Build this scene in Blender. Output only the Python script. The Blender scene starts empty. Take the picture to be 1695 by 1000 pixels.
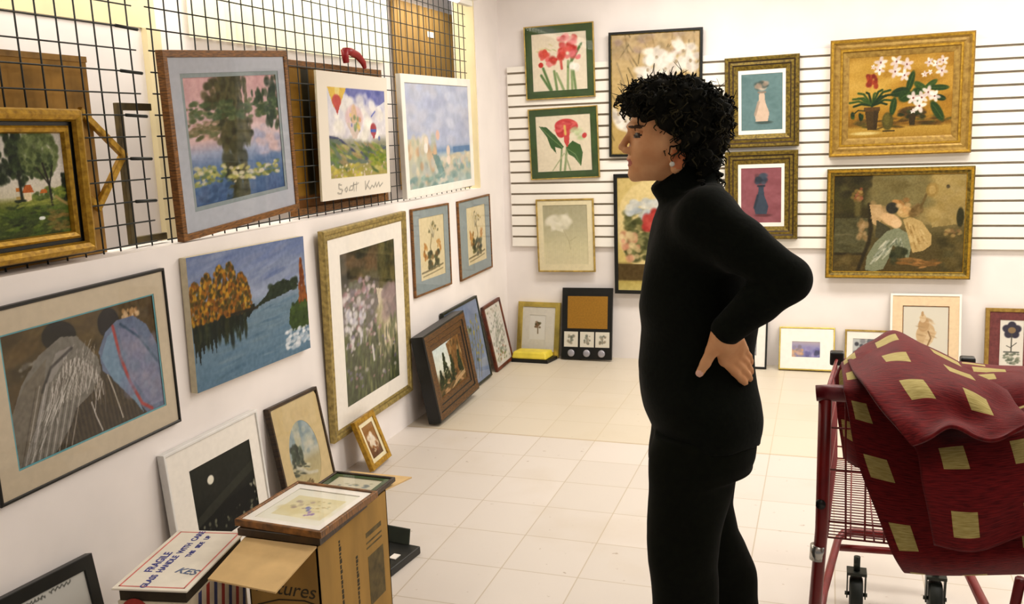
import bpy, bmesh, math, random
import numpy as np
from mathutils import Vector, Matrix

C = bpy.context.scene
COL = C.collection

# ------------------------------------------------------------------ camera, world, lights, exposure
CAM = Vector((2.27447, -6.45377, 1.65))
FOCAL_PX = 1514.82
FWD = Vector((-0.3223313, 0.92931123, -0.18023087))
RGT = Vector((0.94625779, 0.32162833, -0.03393252))
UPV = Vector((-0.02643348, 0.18148238, 0.98303887))
cam_data = bpy.data.cameras.new('camera')
cam_data.sensor_width = 36.0
cam_data.lens = FOCAL_PX * 36.0 / 1695.0
cam_data.clip_start = 0.05
cam = bpy.data.objects.new('camera', cam_data)
COL.objects.link(cam)
cam.matrix_world = Matrix(((RGT.x, UPV.x, -FWD.x, CAM.x), (RGT.y, UPV.y, -FWD.y, CAM.y),
                           (RGT.z, UPV.z, -FWD.z, CAM.z), (0, 0, 0, 1)))
C.camera = cam

W = bpy.data.worlds.new('shop_ambient')
W.use_nodes = True
W.node_tree.nodes['Background'].inputs[0].default_value = (1.0, 0.95, 0.93, 1)
W.node_tree.nodes['Background'].inputs[1].default_value = 0.34
C.world = W

def area(name, loc, sx, sy, power, col=(1.0, 0.955, 0.885), rot=(0, 0, 0)):
    d = bpy.data.lights.new(name, 'AREA')
    d.shape = 'RECTANGLE'
    d.size, d.size_y, d.energy, d.color = sx, sy, power, col
    o = bpy.data.objects.new(name, d)
    COL.objects.link(o)
    o.location = loc
    o.rotation_euler = rot
    return o

for lx, ly, pw in ((1.5, -1.25, 66), (3.4, -1.25, 64), (5.4, -1.25, 50), (2.3, -3.2, 34), (3.9, -3.2, 40),
                   (5.7, -3.2, 40), (3.2, -5.4, 16), (5.2, -5.4, 20)):
    area('fluorescent_lamp', (lx, ly, 2.86), 1.2, 0.5, pw)
area('display_lamp', (-0.34, -2.0, 2.62), 0.25, 4.6, 52, (1.0, 0.955, 0.85))
area('display_lamp', (-0.34, -5.2, 2.62), 0.25, 1.6, 26, (1.0, 0.96, 0.89))

C.view_settings.view_transform = 'Standard'
C.view_settings.look = 'None'
C.view_settings.exposure = -0.6
C.view_settings.gamma = 1.0
C.view_settings.use_curve_mapping = False

# ------------------------------------------------------------------ materials
def s2l(c):
    c = np.asarray(c, float) / 255.0
    return np.where(c <= 0.04045, c / 12.92, ((c + 0.055) / 1.055) ** 2.4)

def rgba(c):
    l = s2l(c)
    return (float(l[0]), float(l[1]), float(l[2]), 1.0)

MATS = {}
def mat(name, c, rough=0.6, metal=0.0, var=0.0, scale=20.0, stretch=(1, 1, 1), bump=0.0, spec=0.4, c2=None, detail=3.0, sheen=0.0):
    """procedural surface: base colour broken up by noise between c and c2"""
    if name in MATS:
        return MATS[name]
    m = bpy.data.materials.new(name)
    m.use_nodes = True
    nt = m.node_tree
    b = nt.nodes['Principled BSDF']
    b.inputs['Roughness'].default_value = rough
    b.inputs['Metallic'].default_value = metal
    b.inputs['Specular IOR Level'].default_value = spec
    if sheen:
        b.inputs['Sheen Weight'].default_value = sheen
    tc = nt.nodes.new('ShaderNodeTexCoord')
    mp = nt.nodes.new('ShaderNodeMapping')
    mp.inputs['Scale'].default_value = stretch
    nz = nt.nodes.new('ShaderNodeTexNoise')
    nz.inputs['Scale'].default_value = scale
    nz.inputs['Detail'].default_value = detail
    nt.links.new(tc.outputs['Object'], mp.inputs['Vector'])
    nt.links.new(mp.outputs['Vector'], nz.inputs['Vector'])
    rp = nt.nodes.new('ShaderNodeValToRGB')
    a = np.asarray(c, float)
    d = np.asarray(c2, float) if c2 is not None else a * (1 - var)
    rp.color_ramp.elements[0].color = rgba(d)
    rp.color_ramp.elements[1].color = rgba(np.minimum(a * (1 + (0 if c2 is not None else var * 0.4)), 255))
    rp.color_ramp.elements[0].position = 0.3
    rp.color_ramp.elements[1].position = 0.7
    nt.links.new(nz.outputs['Fac'], rp.inputs['Fac'])
    nt.links.new(rp.outputs['Color'], b.inputs['Base Color'])
    if bump:
        bp = nt.nodes.new('ShaderNodeBump')
        bp.inputs['Strength'].default_value = bump
        bp.inputs['Distance'].default_value = 0.004
        nt.links.new(nz.outputs['Fac'], bp.inputs['Height'])
        nt.links.new(bp.outputs['Normal'], b.inputs['Normal'])
    MATS[name] = m
    return m

def art_material():
    m = bpy.data.materials.new('painted_picture')
    m.use_nodes = True
    nt = m.node_tree
    b = nt.nodes['Principled BSDF']
    b.inputs['Roughness'].default_value = 0.65
    b.inputs['Specular IOR Level'].default_value = 0.25
    at = nt.nodes.new('ShaderNodeAttribute')
    at.attribute_name = 'paint'
    nt.links.new(at.outputs['Color'], b.inputs['Base Color'])
    return m
ART = art_material()

def glass_material():
    m = bpy.data.materials.new('picture_glass')
    m.use_nodes = True
    nt = m.node_tree
    nt.nodes.remove(nt.nodes['Principled BSDF'])
    out = nt.nodes['Material Output']
    t = nt.nodes.new('ShaderNodeBsdfTransparent')
    g = nt.nodes.new('ShaderNodeBsdfGlossy')
    g.inputs['Roughness'].default_value = 0.03
    lw = nt.nodes.new('ShaderNodeLayerWeight')
    lw.inputs['Blend'].default_value = 0.5
    pw = nt.nodes.new('ShaderNodeMath')
    pw.operation = 'POWER'
    pw.inputs[1].default_value = 4.0
    sc = nt.nodes.new('ShaderNodeMath')
    sc.operation = 'MULTIPLY_ADD'
    sc.inputs[1].default_value = 0.30
    sc.inputs[2].default_value = 0.012
    mx = nt.nodes.new('ShaderNodeMixShader')
    nt.links.new(lw.outputs['Facing'], pw.inputs[0])
    nt.links.new(pw.outputs[0], sc.inputs[0])
    nt.links.new(sc.outputs[0], mx.inputs[0])
    nt.links.new(t.outputs[0], mx.inputs[1])
    nt.links.new(g.outputs[0], mx.inputs[2])
    nt.links.new(mx.outputs[0], out.inputs['Surface'])
    return m
GLASS = glass_material()

def emit_material(name, c, s):
    m = bpy.data.materials.new(name)
    m.use_nodes = True
    b = m.node_tree.nodes['Principled BSDF']
    b.inputs['Emission Color'].default_value = rgba(c)
    b.inputs['Emission Strength'].default_value = s
    return m

# ------------------------------------------------------------------ object helpers
def tag(o, label=None, cat=None, group=None, kind=None):
    if label: o['label'] = label
    if cat: o['category'] = cat
    if group: o['group'] = group
    if kind: o['kind'] = kind
    return o

def empty(name, loc, rot=None):
    o = bpy.data.objects.new(name, None)
    o.empty_display_size = 0.1
    COL.objects.link(o)
    if rot is None:
        o.location = loc
    else:
        o.matrix_world = Matrix.Translation(loc) @ rot.to_4x4()
    return o

def link_mesh(name, me, parent=None):
    o = bpy.data.objects.new(name, me)
    COL.objects.link(o)
    if parent is not None:
        o.parent = parent
    return o

class MB:
    """collects shapes into one mesh"""
    def __init__(self):
        self.v, self.f, self.mi, self.sm = [], [], [], []
    def add(self, vs, fs, mi=0, smooth=False):
        n = len(self.v)
        self.v += [tuple(p) for p in vs]
        for f in fs:
            self.f.append(tuple(i + n for i in f))
            self.mi.append(mi)
            self.sm.append(smooth)
    def box(self, x0, x1, y0, y1, z0, z1, mi=0):
        vs = [(x0, y0, z0), (x1, y0, z0), (x1, y1, z0), (x0, y1, z0), (x0, y0, z1), (x1, y0, z1), (x1, y1, z1), (x0, y1, z1)]
        self.add(vs, [(3, 2, 1, 0), (4, 5, 6, 7), (0, 1, 5, 4), (1, 2, 6, 5), (2, 3, 7, 6), (3, 0, 4, 7)], mi)
    def hexa(self, b, t, mi=0):
        """b, t: four corners of the bottom and the top"""
        self.add(list(b) + list(t), [(3, 2, 1, 0), (4, 5, 6, 7), (0, 1, 5, 4), (1, 2, 6, 5), (2, 3, 7, 6), (3, 0, 4, 7)], mi)
    def tube(self, pts, r, n=8, mi=0, cap=True):
        pts = [Vector(p) for p in pts]
        rs = r if isinstance(r, (list, tuple)) else [r] * len(pts)
        rings = []
        ref = Vector((0.31, 0.17, 0.93))
        for i, p in enumerate(pts):
            d = (pts[min(i + 1, len(pts) - 1)] - pts[max(i - 1, 0)]).normalized()
            s = d.cross(ref)
            if s.length < 0.2:
                s = d.cross(Vector((1, 0.1, 0)))
            s.normalize()
            t = d.cross(s)
            rings.append([p + (s * math.cos(2 * math.pi * k / n) + t * math.sin(2 * math.pi * k / n)) * rs[i] for k in range(n)])
        vs = [q for ring in rings for q in ring]
        fs = []
        for i in range(len(rings) - 1):
            for k in range(n):
                a, b = i * n + k, i * n + (k + 1) % n
                fs.append((a, b, b + n, a + n))
        if cap:
            fs.append(tuple(range(n))[::-1])
            fs.append(tuple((len(rings) - 1) * n + k for k in range(n)))
        self.add(vs, fs, mi, True)
    def build(self, name, mats, parent=None, bevel=0.0):
        me = bpy.data.meshes.new(name)
        me.from_pydata(self.v, [], self.f)
        if not isinstance(mats, (list, tuple)):
            mats = [mats]
        for m in mats:
            me.materials.append(m)
        me.polygons.foreach_set('material_index', self.mi)
        me.polygons.foreach_set('use_smooth', self.sm)
        me.update()
        bm = bmesh.new()
        bm.from_mesh(me)
        bmesh.ops.recalc_face_normals(bm, faces=bm.faces)
        bm.to_mesh(me)
        bm.free()
        o = link_mesh(name, me, parent)
        if bevel:
            md = o.modifiers.new('bevel', 'BEVEL')
            md.width = bevel
            md.segments = 2
            md.limit_method = 'ANGLE'
        return o

def box_obj(name, x0, x1, y0, y1, z0, z1, m, parent=None, bevel=0.0):
    b = MB()
    b.box(x0, x1, y0, y1, z0, z1)
    return b.build(name, m, parent, bevel)

def text_mesh(txt, size, name, m, parent, matrix, shear=0.0, thick=0.0):
    cu = bpy.data.curves.new(name, 'FONT')
    cu.body = txt
    cu.size = size
    cu.shear = shear
    cu.offset = thick
    cu.extrude = 0.0004
    cu.align_x = 'CENTER'
    cu.align_y = 'CENTER'
    t = bpy.data.objects.new(name, cu)
    COL.objects.link(t)
    bpy.context.view_layer.update()
    me = bpy.data.meshes.new_from_object(t.evaluated_get(bpy.context.evaluated_depsgraph_get()))
    bpy.data.objects.remove(t)
    bpy.data.curves.remove(cu)
    me.transform(matrix)
    me.materials.clear()
    me.materials.append(m)
    return link_mesh(name, me, parent)

# ------------------------------------------------------------------ painting with brush strokes, computed
class Art:
    """a picture surface: colours brushed on a fine grid, x right, y down, both 0..1"""
    def __init__(self, w, h, n=120, ground=(230, 225, 210), seed=1):
        self.w, self.h = w, h
        k = n / max(w, h)
        self.nx, self.ny = max(8, int(w * k)), max(8, int(h * k))
        self.X, self.Y = np.meshgrid((np.arange(self.nx)) / (self.nx - 1), (np.arange(self.ny)) / (self.ny - 1))
        self.ax = w / h
        self.a = np.ones((self.ny, self.nx, 3)) * np.asarray(ground, float)
        self.r = np.random.RandomState(seed)
    def mix(self, m, c, al=1.0):
        m = (np.clip(m, 0, 1) * al)[..., None]
        self.a = self.a * (1 - m) + np.asarray(c, float) * m
        return self
    def grad(self, stops, x0=0, x1=1, y0=0, y1=1):
        ys = [s[0] for s in stops]
        g = np.stack([np.interp(self.Y, ys, [s[1][i] for s in stops]) for i in range(3)], -1)
        m = ((self.X >= x0) & (self.X <= x1) & (self.Y >= y0) & (self.Y <= y1))[..., None]
        self.a = np.where(m, g, self.a)
        return self
    def rect(self, x0, y0, x1, y1, c, al=1.0):
        return self.mix(((self.X >= x0) & (self.X <= x1) & (self.Y >= y0) & (self.Y <= y1)).astype(float), c, al)
    def ell(self, cx, cy, rx, ry, c, rot=0.0, s=0.25, al=1.0):
        dx, dy = (self.X - cx) * self.ax, self.Y - cy
        cr, sr = math.cos(rot), math.sin(rot)
        u, v = (dx * cr + dy * sr) / (rx * self.ax), (-dx * sr + dy * cr) / ry
        return self.mix((1 - np.sqrt(u * u + v * v)) / s + 0.5, c, al)
    def poly(self, pts, c, al=1.0):
        inside = np.zeros(self.X.shape, bool)
        n = len(pts)
        for i in range(n):
            (xa, ya), (xb, yb) = pts[i], pts[(i + 1) % n]
            if ya == yb:
                continue
            cond = ((ya > self.Y) != (yb > self.Y)) & (self.X < (xb - xa) * (self.Y - ya) / (yb - ya) + xa)
            inside ^= cond
        return self.mix(inside.astype(float), c, al)
    def line(self, pts, wd, c, al=1.0):
        m = np.zeros(self.X.shape)
        for (xa, ya), (xb, yb) in zip(pts[:-1], pts[1:]):
            ux, uy = (xb - xa) * self.ax, yb - ya
            L = ux * ux + uy * uy + 1e-12
            t = np.clip(((self.X - xa) * self.ax * ux + (self.Y - ya) * uy) / L, 0, 1)
            d = np.hypot((self.X - xa) * self.ax - t * ux, self.Y - ya - t * uy)
            m = np.maximum(m, np.clip(1.5 - d / wd, 0, 1))
        return self.mix(m, c, al)
    def dabs(self, n, box, rx, ry, cols, rot=(-0.3, 0.3), al=0.8, vary=14):
        x0, y0, x1, y1 = box
        for _ in range(n):
            c = np.asarray(cols[self.r.randint(len(cols))], float) + self.r.uniform(-vary, vary)
            k = self.r.uniform(0.6, 1.3)
            self.ell(self.r.uniform(x0, x1), self.r.uniform(y0, y1), rx * k / self.ax if self.ax > 0 else rx, ry * k,
                     np.clip(c, 0, 255), self.r.uniform(*rot), 0.7, al)
        return self
    def noise(self, amt, cell=6):
        gy, gx = self.ny // cell + 2, self.nx // cell + 2
        g = self.r.uniform(-1, 1, (gy, gx))
        yy, xx = np.arange(self.ny) / cell, np.arange(self.nx) / cell
        y0, x0 = yy.astype(int), xx.astype(int)
        fy, fx = (yy - y0)[:, None], (xx - x0)[None, :]
        v = (g[y0][:, x0] * (1 - fy) * (1 - fx) + g[y0 + 1][:, x0] * fy * (1 - fx) + g[y0][:, x0 + 1] * (1 - fy) * fx + g[y0 + 1][:, x0 + 1] * fy * fx)
        self.a = np.clip(self.a + (v * amt)[..., None] + self.r.uniform(-amt * .35, amt * .35, self.X.shape)[..., None], 0, 255)
        return self
    def mesh(self, name, cx, cy, z, thick=0.004, gain=0.9, edge=None):
        """a board with the painted face on +z"""
        nx, ny = self.nx, self.ny
        co = np.zeros((ny, nx, 3))
        co[..., 0] = cx + (self.X - 0.5) * self.w
        co[..., 1] = cy + (0.5 - self.Y) * self.h
        co[..., 2] = z
        idx = np.arange(nx * ny).reshape(ny, nx)
        q = np.stack([idx[1:, :-1], idx[1:, 1:], idx[:-1, 1:], idx[:-1, :-1]], -1).reshape(-1, 4)
        cs = [idx[0, 0], idx[0, -1], idx[-1, -1], idx[-1, 0]]
        base = nx * ny
        back = np.array([[co.reshape(-1, 3)[i][0], co.reshape(-1, 3)[i][1], z - thick] for i in cs])
        faces = [tuple(int(i) for i in f) for f in q]
        rim = [list(idx[0, :]), list(idx[:, -1]), list(idx[-1, ::-1]), list(idx[::-1, 0])]
        for k, e in enumerate(rim):
            faces.append(tuple([int(i) for i in e] + [base + (k + 1) % 4, base + k]))
        faces.append((base, base + 1, base + 2, base + 3))
        me = bpy.data.meshes.new(name)
        me.from_pydata(np.vstack([co.reshape(-1, 3), back]).tolist(), [], faces)
        at = me.color_attributes.new('paint', 'FLOAT_COLOR', 'POINT')
        lin = s2l(np.clip(self.a, 0, 255).reshape(-1, 3)) ** 1.13 * gain
        lin = np.vstack([lin, np.tile(lin.mean(0), (4, 1))])
        at.data.foreach_set('color', np.hstack([lin, np.ones((len(lin), 1))]).astype(np.float32).ravel())
        me.materials.append(ART)
        if edge:
            me.materials.append(edge)
            for i in range(len(faces) - 5, len(faces)):
                me.polygons[i].material_index = 1
        me.update()
        return me

# ------------------------------------------------------------------ picture builder
def pose(wall, c, L, rho, yaw=0.0):
    """axes of a picture: right, up, out of the wall"""
    u0, n0 = (Vector((0, 1, 0)), Vector((1, 0, 0))) if wall == 'L' else (Vector((1, 0, 0)), Vector((0, -1, 0)))
    Z = Vector((0, 0, 1))
    v = Z * math.cos(L) - n0 * math.sin(L)
    n = n0 * math.cos(L) + Z * math.sin(L)
    u = u0 * math.cos(rho) + v * math.sin(rho)
    v = v * math.cos(rho) - u0 * math.sin(rho)
    return Matrix(((u.x, v.x, n.x), (u.y, v.y, n.y), (u.z, v.z, n.z)))

def ring(mb, w, h, prof, mats_idx, y0=0.0):
    """mitred moulding: prof = [(inset, height)] walked from the outer back to the inner back"""
    rows = []
    for i, z in prof:
        x, y = w / 2 - i, h / 2 - i
        rows.append([(-x, y0 + h / 2 - y, z), (x, y0 + h / 2 - y, z), (x, y0 + h / 2 + y, z), (-x, y0 + h / 2 + y, z)])
    for k in range(len(rows)):
        a, b = rows[k], rows[(k + 1) % len(rows)]
        mi = mats_idx[k] if k < len(mats_idx) else mats_idx[-1]
        for j in range(4):
            mb.add([a[j], a[(j + 1) % 4], b[(j + 1) % 4], b[j]], [(0, 1, 2, 3)], mi)

def window_mat(mb, w, h, y0, l, r, t, b, L, R, T, B, z0, z1):
    """flat card with a window: outer insets l r t b, window insets L R T B"""
    xo0, xo1, yo0, yo1 = -w / 2 + l, w / 2 - r, y0 + b, y0 + h - t
    xi0, xi1, yi0, yi1 = -w / 2 + L, w / 2 - R, y0 + B, y0 + h - T
    mb.box(xo0, xi0, yo0, yo1, z0, z1)
    mb.box(xi1, xo1, yo0, yo1, z0, z1)
    mb.box(xi0, xi1, yo0, yi0, z0, z1)
    mb.box(xi0, xi1, yi1, yo1, z0, z1)

def flat_profile(fw, depth, lip=0.004):
    return [(0, 0), (0, depth - 0.002), (0.002, depth), (fw - 0.002, depth), (fw, depth - 0.002), (fw, 0.001)]

def EDGE():
    return mat('raw_canvas_edge', (222, 212, 182), .85, var=.05, scale=40)

def picture(name, label, cat, group, wall, c, w, h, L, rho, depth, fw, fmats, art, prof=None, pidx=None,
            mats=(), ins=None, glass=True, artname='print', oval=None, res=120, gain=0.9, board=False):
    """c = centre of the front face; parts built in the frame's own axes, foot at y = 0, wall side at z = 0"""
    R = pose(wall, c, L, rho)
    base = Vector(c) - R @ Vector((0, h / 2, depth))
    root = tag(empty(name, base, R), label, cat, group)
    if fw > 0:
        mb = MB()
        ring(mb, w, h, prof or flat_profile(fw, depth), pidx or [0])
        mb.build('frame', fmats, root)
    zf = depth - 0.006 if not prof else min(depth - 0.006, prof[-2][1] - 0.001)
    il, ir, it, ib = ins if ins else (fw, fw, fw, fw)
    prev = (fw - 0.001,) * 4
    zz = zf
    for (mname, mm, (l, r, t, b)) in mats:
        mb = MB()
        window_mat(mb, w, h, 0, *prev, l, r, t, b, zz - 0.002, zz)
        mb.build(mname, mm, root)
        prev = (l - 0.002, r - 0.002, t - 0.002, b - 0.002)
        zz -= 0.002
    aw, ah = w - il - ir + 0.004, h - it - ib + 0.004
    if fw == 0:
        aw, ah = w, h
    A = art(aw, ah)
    me = A.mesh(artname, (il - ir) / 2, ib + (h - it - ib) / 2, (zz - 0.001) if fw > 0 else depth, max(0.004, depth - 0.001) if fw == 0 else min(0.006, zz - 0.002), gain, EDGE() if fw == 0 else None)
    link_mesh(artname, me, root)
    if oval:
        ox, oy, rx, ry, om = oval
        mb = MB()
        n = 72
        vi, vo = [], []
        hx, hy = w / 2 - fw + 0.001, h / 2 - fw + 0.001
        for k in range(n):
            t = 2 * math.pi * k / n
            ct, st = math.cos(t), math.sin(t)
            vi.append((ox + rx * ct, h / 2 + oy + ry * st, zf))
            s = min(hx / max(abs(ct), 1e-6), hy / max(abs(st), 1e-6))
            vo.append((s * ct, h / 2 + s * st, zf))
        vb = [(p[0], p[1], zf - 0.0025) for p in vi]
        mb.add(vi + vo + vb, [(k, (k + 1) % n, n + (k + 1) % n, n + k) for k in range(n)] +
               [(k, 2 * n + k, 2 * n + (k + 1) % n, (k + 1) % n) for k in range(n)])
        mb.build('oval_mat', om, root)
    if glass and fw > 0:
        i = fw - 0.001
        box_obj('glass', -w / 2 + i, w / 2 - i, i, h - i, zf + 0.001, zf + 0.0025, GLASS, root)
    return root

# ------------------------------------------------------------------ shared finishes
M_WALL = mat('painted_plaster', (240, 233, 229), 0.75, var=0.03, scale=3, bump=0.05, spec=0.2)
M_SLAT = mat('slat_board', (243, 238, 228), 0.55, var=0.02, scale=4)
M_CREAM = mat('cream_finish', (236, 220, 176), 0.7, var=0.04, scale=4)
M_WIRE = mat('black_wire', (30, 34, 30), 0.45, var=0.2, scale=30)
M_GOLD = mat('gilt_moulding', (192, 150, 44), 0.38, 0.4, 0.45, 55, bump=0.35, c2=(140, 102, 22))
M_GOLD2 = mat('dull_gilt', (134, 112, 36), 0.45, 0.35, 0.4, 60, bump=0.4, c2=(70, 54, 12))
M_GOLD3 = mat('old_gold_paint', (166, 134, 62), 0.5, 0.3, 0.4, 40, bump=0.4, c2=(128, 96, 36))
M_CHAMP = mat('champagne_gilt', (168, 148, 88), 0.36, 0.5, 0.25, 45, bump=0.15)
M_BRASS = mat('bright_brass_frame', (214, 190, 96), 0.25, 0.75, 0.15, 12)
M_THIN = mat('thin_gold_edge', (190, 160, 84), 0.4, 0.45, 0.2, 30)
M_BLACK = mat('black_lacquer', (17, 18, 15), 0.4, var=0.25, scale=25)
M_DKWOOD = mat('dark_brown_wood', (58, 40, 18), 0.45, var=0.5, scale=18, stretch=(1, 8, 1), bump=0.2)
M_WOOD = mat('brown_wood_frame', (126, 82, 34), 0.42, var=0.45, scale=16, stretch=(2, 12, 2), bump=0.15)
M_FOREST = mat('walnut_moulding', (92, 60, 20), 0.45, var=0.5, scale=22, stretch=(2, 9, 2), bump=0.25)
M_RED = mat('red_brown_wood', (98, 44, 24), 0.45, var=0.4, scale=20)
M_WHITEF = mat('white_frame_paint', (238, 234, 224), 0.5, var=0.03, scale=12)
M_PAPER = mat('white_mat_card', (238, 232, 222), 0.85, var=0.02, scale=40)
M_CREAMMAT = mat('cream_mat_card', (226, 214, 176), 0.85, var=0.03, scale=40)
M_BLUEMAT = mat('blue_grey_mat_card', (174, 178, 188), 0.8, var=0.03, scale=40)
M_SLATEMAT = mat('slate_mat_card', (138, 150, 152), 0.8, var=0.05, scale=40)
M_BEIGEMAT = mat('beige_mat_card', (196, 182, 158), 0.85, var=0.03, scale=40)
M_TURQ = mat('turquoise_mat_edge', (96, 160, 170), 0.8, var=0.05, scale=40)
M_GREYMAT = mat('grey_mat_card', (206, 200, 186), 0.85, var=0.03, scale=40)
M_GREENMAT = mat('green_mat_card', (54, 76, 34), 0.8, var=0.15, scale=25)
M_TANMAT = mat('tan_mat_card', (198, 176, 128), 0.85, var=0.04, scale=40)
M_PEACH = mat('peach_mat_card', (226, 200, 162), 0.85, var=0.04, scale=40)
M_BURG = mat('burgundy_mat_card', (112, 56, 54), 0.85, var=0.15, scale=60)
M_KRAFT = mat('brown_board', (162, 120, 52), 0.8, var=0.2, scale=9)
M_CARD = mat('corrugated_cardboard', (156, 120, 58), 0.85, var=0.10, scale=14, stretch=(1, 1, 0.3))
M_CARDIN = mat('cardboard_flap', (206, 172, 118), 0.85, var=0.06, scale=14)
M_INK = mat('dark_ink', (52, 44, 24), 0.8, var=0.1)
M_BLUEINK = mat('blue_ink', (66, 70, 140), 0.8, var=0.1)
M_REDINK = mat('faded_red_ink', (214, 120, 108), 0.8, var=0.1)
M_CHROME = mat('chrome', (190, 188, 182), 0.25, 0.9, 0.05)

# ------------------------------------------------------------------ floor, walls, ceiling
def floor_material():
    m = bpy.data.materials.new('vinyl_floor_tile')
    m.use_nodes = True
    nt = m.node_tree
    L = nt.links.new
    b = nt.nodes['Principled BSDF']
    b.inputs['Roughness'].default_value = 0.4
    b.inputs['Specular IOR Level'].default_value = 0.35
    tc = nt.nodes.new('ShaderNodeTexCoord')
    mp = nt.nodes.new('ShaderNodeMapping')
    mp.inputs['Location'].default_value = (0.1, 0.006, 0)
    L(tc.outputs['Object'], mp.inputs['Vector'])
    br = nt.nodes.new('ShaderNodeTexBrick')
    br.offset = 0.0
    br.squash = 1.0
    br.inputs['Scale'].default_value = 1.0
    br.inputs['Brick Width'].default_value = 0.305
    br.inputs['Row Height'].default_value = 0.305
    br.inputs['Mortar Size'].default_value = 0.0032
    br.inputs['Mortar Smooth'].default_value = 0.6
    br.inputs['Color1'].default_value = rgba((212, 203, 194))
    br.inputs['Color2'].default_value = rgba((205, 196, 186))
    br.inputs['Mortar'].default_value = rgba((184, 170, 150))
    L(mp.outputs['Vector'], br.inputs['Vector'])
    # scuffs and old wax
    n1 = nt.nodes.new('ShaderNodeTexNoise')
    n1.inputs['Scale'].default_value = 2.2
    n1.inputs['Detail'].default_value = 6
    L(tc.outputs['Object'], n1.inputs['Vector'])
    r1 = nt.nodes.new('ShaderNodeValToRGB')
    r1.color_ramp.elements[0].position = 0.52
    r1.color_ramp.elements[1].position = 0.8
    r1.color_ramp.elements[0].color = (0, 0, 0, 1)
    r1.color_ramp.elements[1].color = (0.35, 0.35, 0.35, 1)
    L(n1.outputs['Fac'], r1.inputs['Fac'])
    mx = nt.nodes.new('ShaderNodeMixRGB')
    mx.inputs['Color2'].default_value = rgba((186, 168, 140))
    L(r1.outputs['Color'], mx.inputs['Fac'])
    L(br.outputs['Color'], mx.inputs['Color1'])
    # small dark specks
    n2 = nt.nodes.new('ShaderNodeTexNoise')
    n2.inputs['Scale'].default_value = 26
    n2.inputs['Detail'].default_value = 2
    L(tc.outputs['Object'], n2.inputs['Vector'])
    r2 = nt.nodes.new('ShaderNodeValToRGB')
    r2.color_ramp.elements[0].position = 0.71
    r2.color_ramp.elements[1].position = 0.78
    r2.color_ramp.elements[0].color = (0, 0, 0, 1)
    r2.color_ramp.elements[1].color = (0.55, 0.55, 0.55, 1)
    L(n2.outputs['Fac'], r2.inputs['Fac'])
    mx2 = nt.nodes.new('ShaderNodeMixRGB')
    mx2.inputs['Color2'].default_value = rgba((130, 104, 72))
    L(r2.outputs['Color'], mx2.inputs['Fac'])
    L(mx.outputs['Color'], mx2.inputs['Color1'])
    # a worn strip of older, yellower tile beyond the seam
    sx = nt.nodes.new('ShaderNodeSeparateXYZ')
    L(tc.outputs['Object'], sx.inputs[0])
    gt = nt.nodes.new('ShaderNodeMath')
    gt.operation = 'GREATER_THAN'
    gt.inputs[1].default_value = -1.83
    L(sx.outputs['Y'], gt.inputs[0])
    mu = nt.nodes.new('ShaderNodeMath')
    mu.operation = 'MULTIPLY'
    mu.inputs[1].default_value = 0.45
    L(gt.outputs[0], mu.inputs[0])
    mx3 = nt.nodes.new('ShaderNodeMixRGB')
    mx3.inputs['Color2'].default_value = rgba((204, 190, 158))
    L(mu.outputs[0], mx3.inputs['Fac'])
    L(mx2.outputs['Color'], mx3.inputs['Color1'])
    ab = nt.nodes.new('ShaderNodeMath')
    ab.operation = 'ADD'
    ab.inputs[1].default_value = 1.83
    L(sx.outputs['Y'], ab.inputs[0])
    ab2 = nt.nodes.new('ShaderNodeMath')
    ab2.operation = 'ABSOLUTE'
    L(ab.outputs[0], ab2.inputs[0])
    lt = nt.nodes.new('ShaderNodeMath')
    lt.operation = 'LESS_THAN'
    lt.inputs[1].default_value = 0.007
    L(ab2.outputs[0], lt.inputs[0])
    mu2 = nt.nodes.new('ShaderNodeMath')
    mu2.operation = 'MULTIPLY'
    mu2.inputs[1].default_value = 0.6
    L(lt.outputs[0], mu2.inputs[0])
    mx4 = nt.nodes.new('ShaderNodeMixRGB')
    mx4.inputs['Color2'].default_value = rgba((176, 152, 112))
    L(mu2.outputs[0], mx4.inputs['Fac'])
    L(mx3.outputs['Color'], mx4.inputs['Color1'])
    L(mx4.outputs['Color'], b.inputs['Base Color'])
    return m

def struct(o):
    o['kind'] = 'structure'
    return o

struct(box_obj('floor', -0.8, 8.0, -9.0, 0.12, -0.06, 0.0, floor_material()))
struct(box_obj('ceiling', -0.8, 8.0, -9.0, 0.12, 2.92, 3.0, M_WALL))
struct(box_obj('wall_back', 0.0, 8.0, 0.0, 0.12, 0.0, 2.92, M_WALL))
mb = MB()
mb.box(-0.16, 0.0, -9.0, 0.12, 0.0, 1.29)
mb.box(-0.16, 0.0, -0.47, 0.12, 1.29, 2.92)
mb.box(-0.16, 0.0, -9.0, -0.47, 2.62, 2.92)
struct(mb.build('wall_left', M_WALL))
struct(box_obj('trim_1', -0.15, -0.004, -0.482, -0.47, 1.29, 2.62, M_CREAM))  # thin cream-yellow facing over the jamb
struct(box_obj('wall_display', -0.72, -0.60, -9.0, 0.9, 0.0, 2.92, M_WALL))
struct(box_obj('trim_2', -0.60, -0.592, -9.0, -2.93, 2.165, 2.92, M_CREAM))
struct(box_obj('trim_3', -0.60, -0.57, -3.02, -2.93, 1.2, 2.165, M_CREAM))

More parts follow.
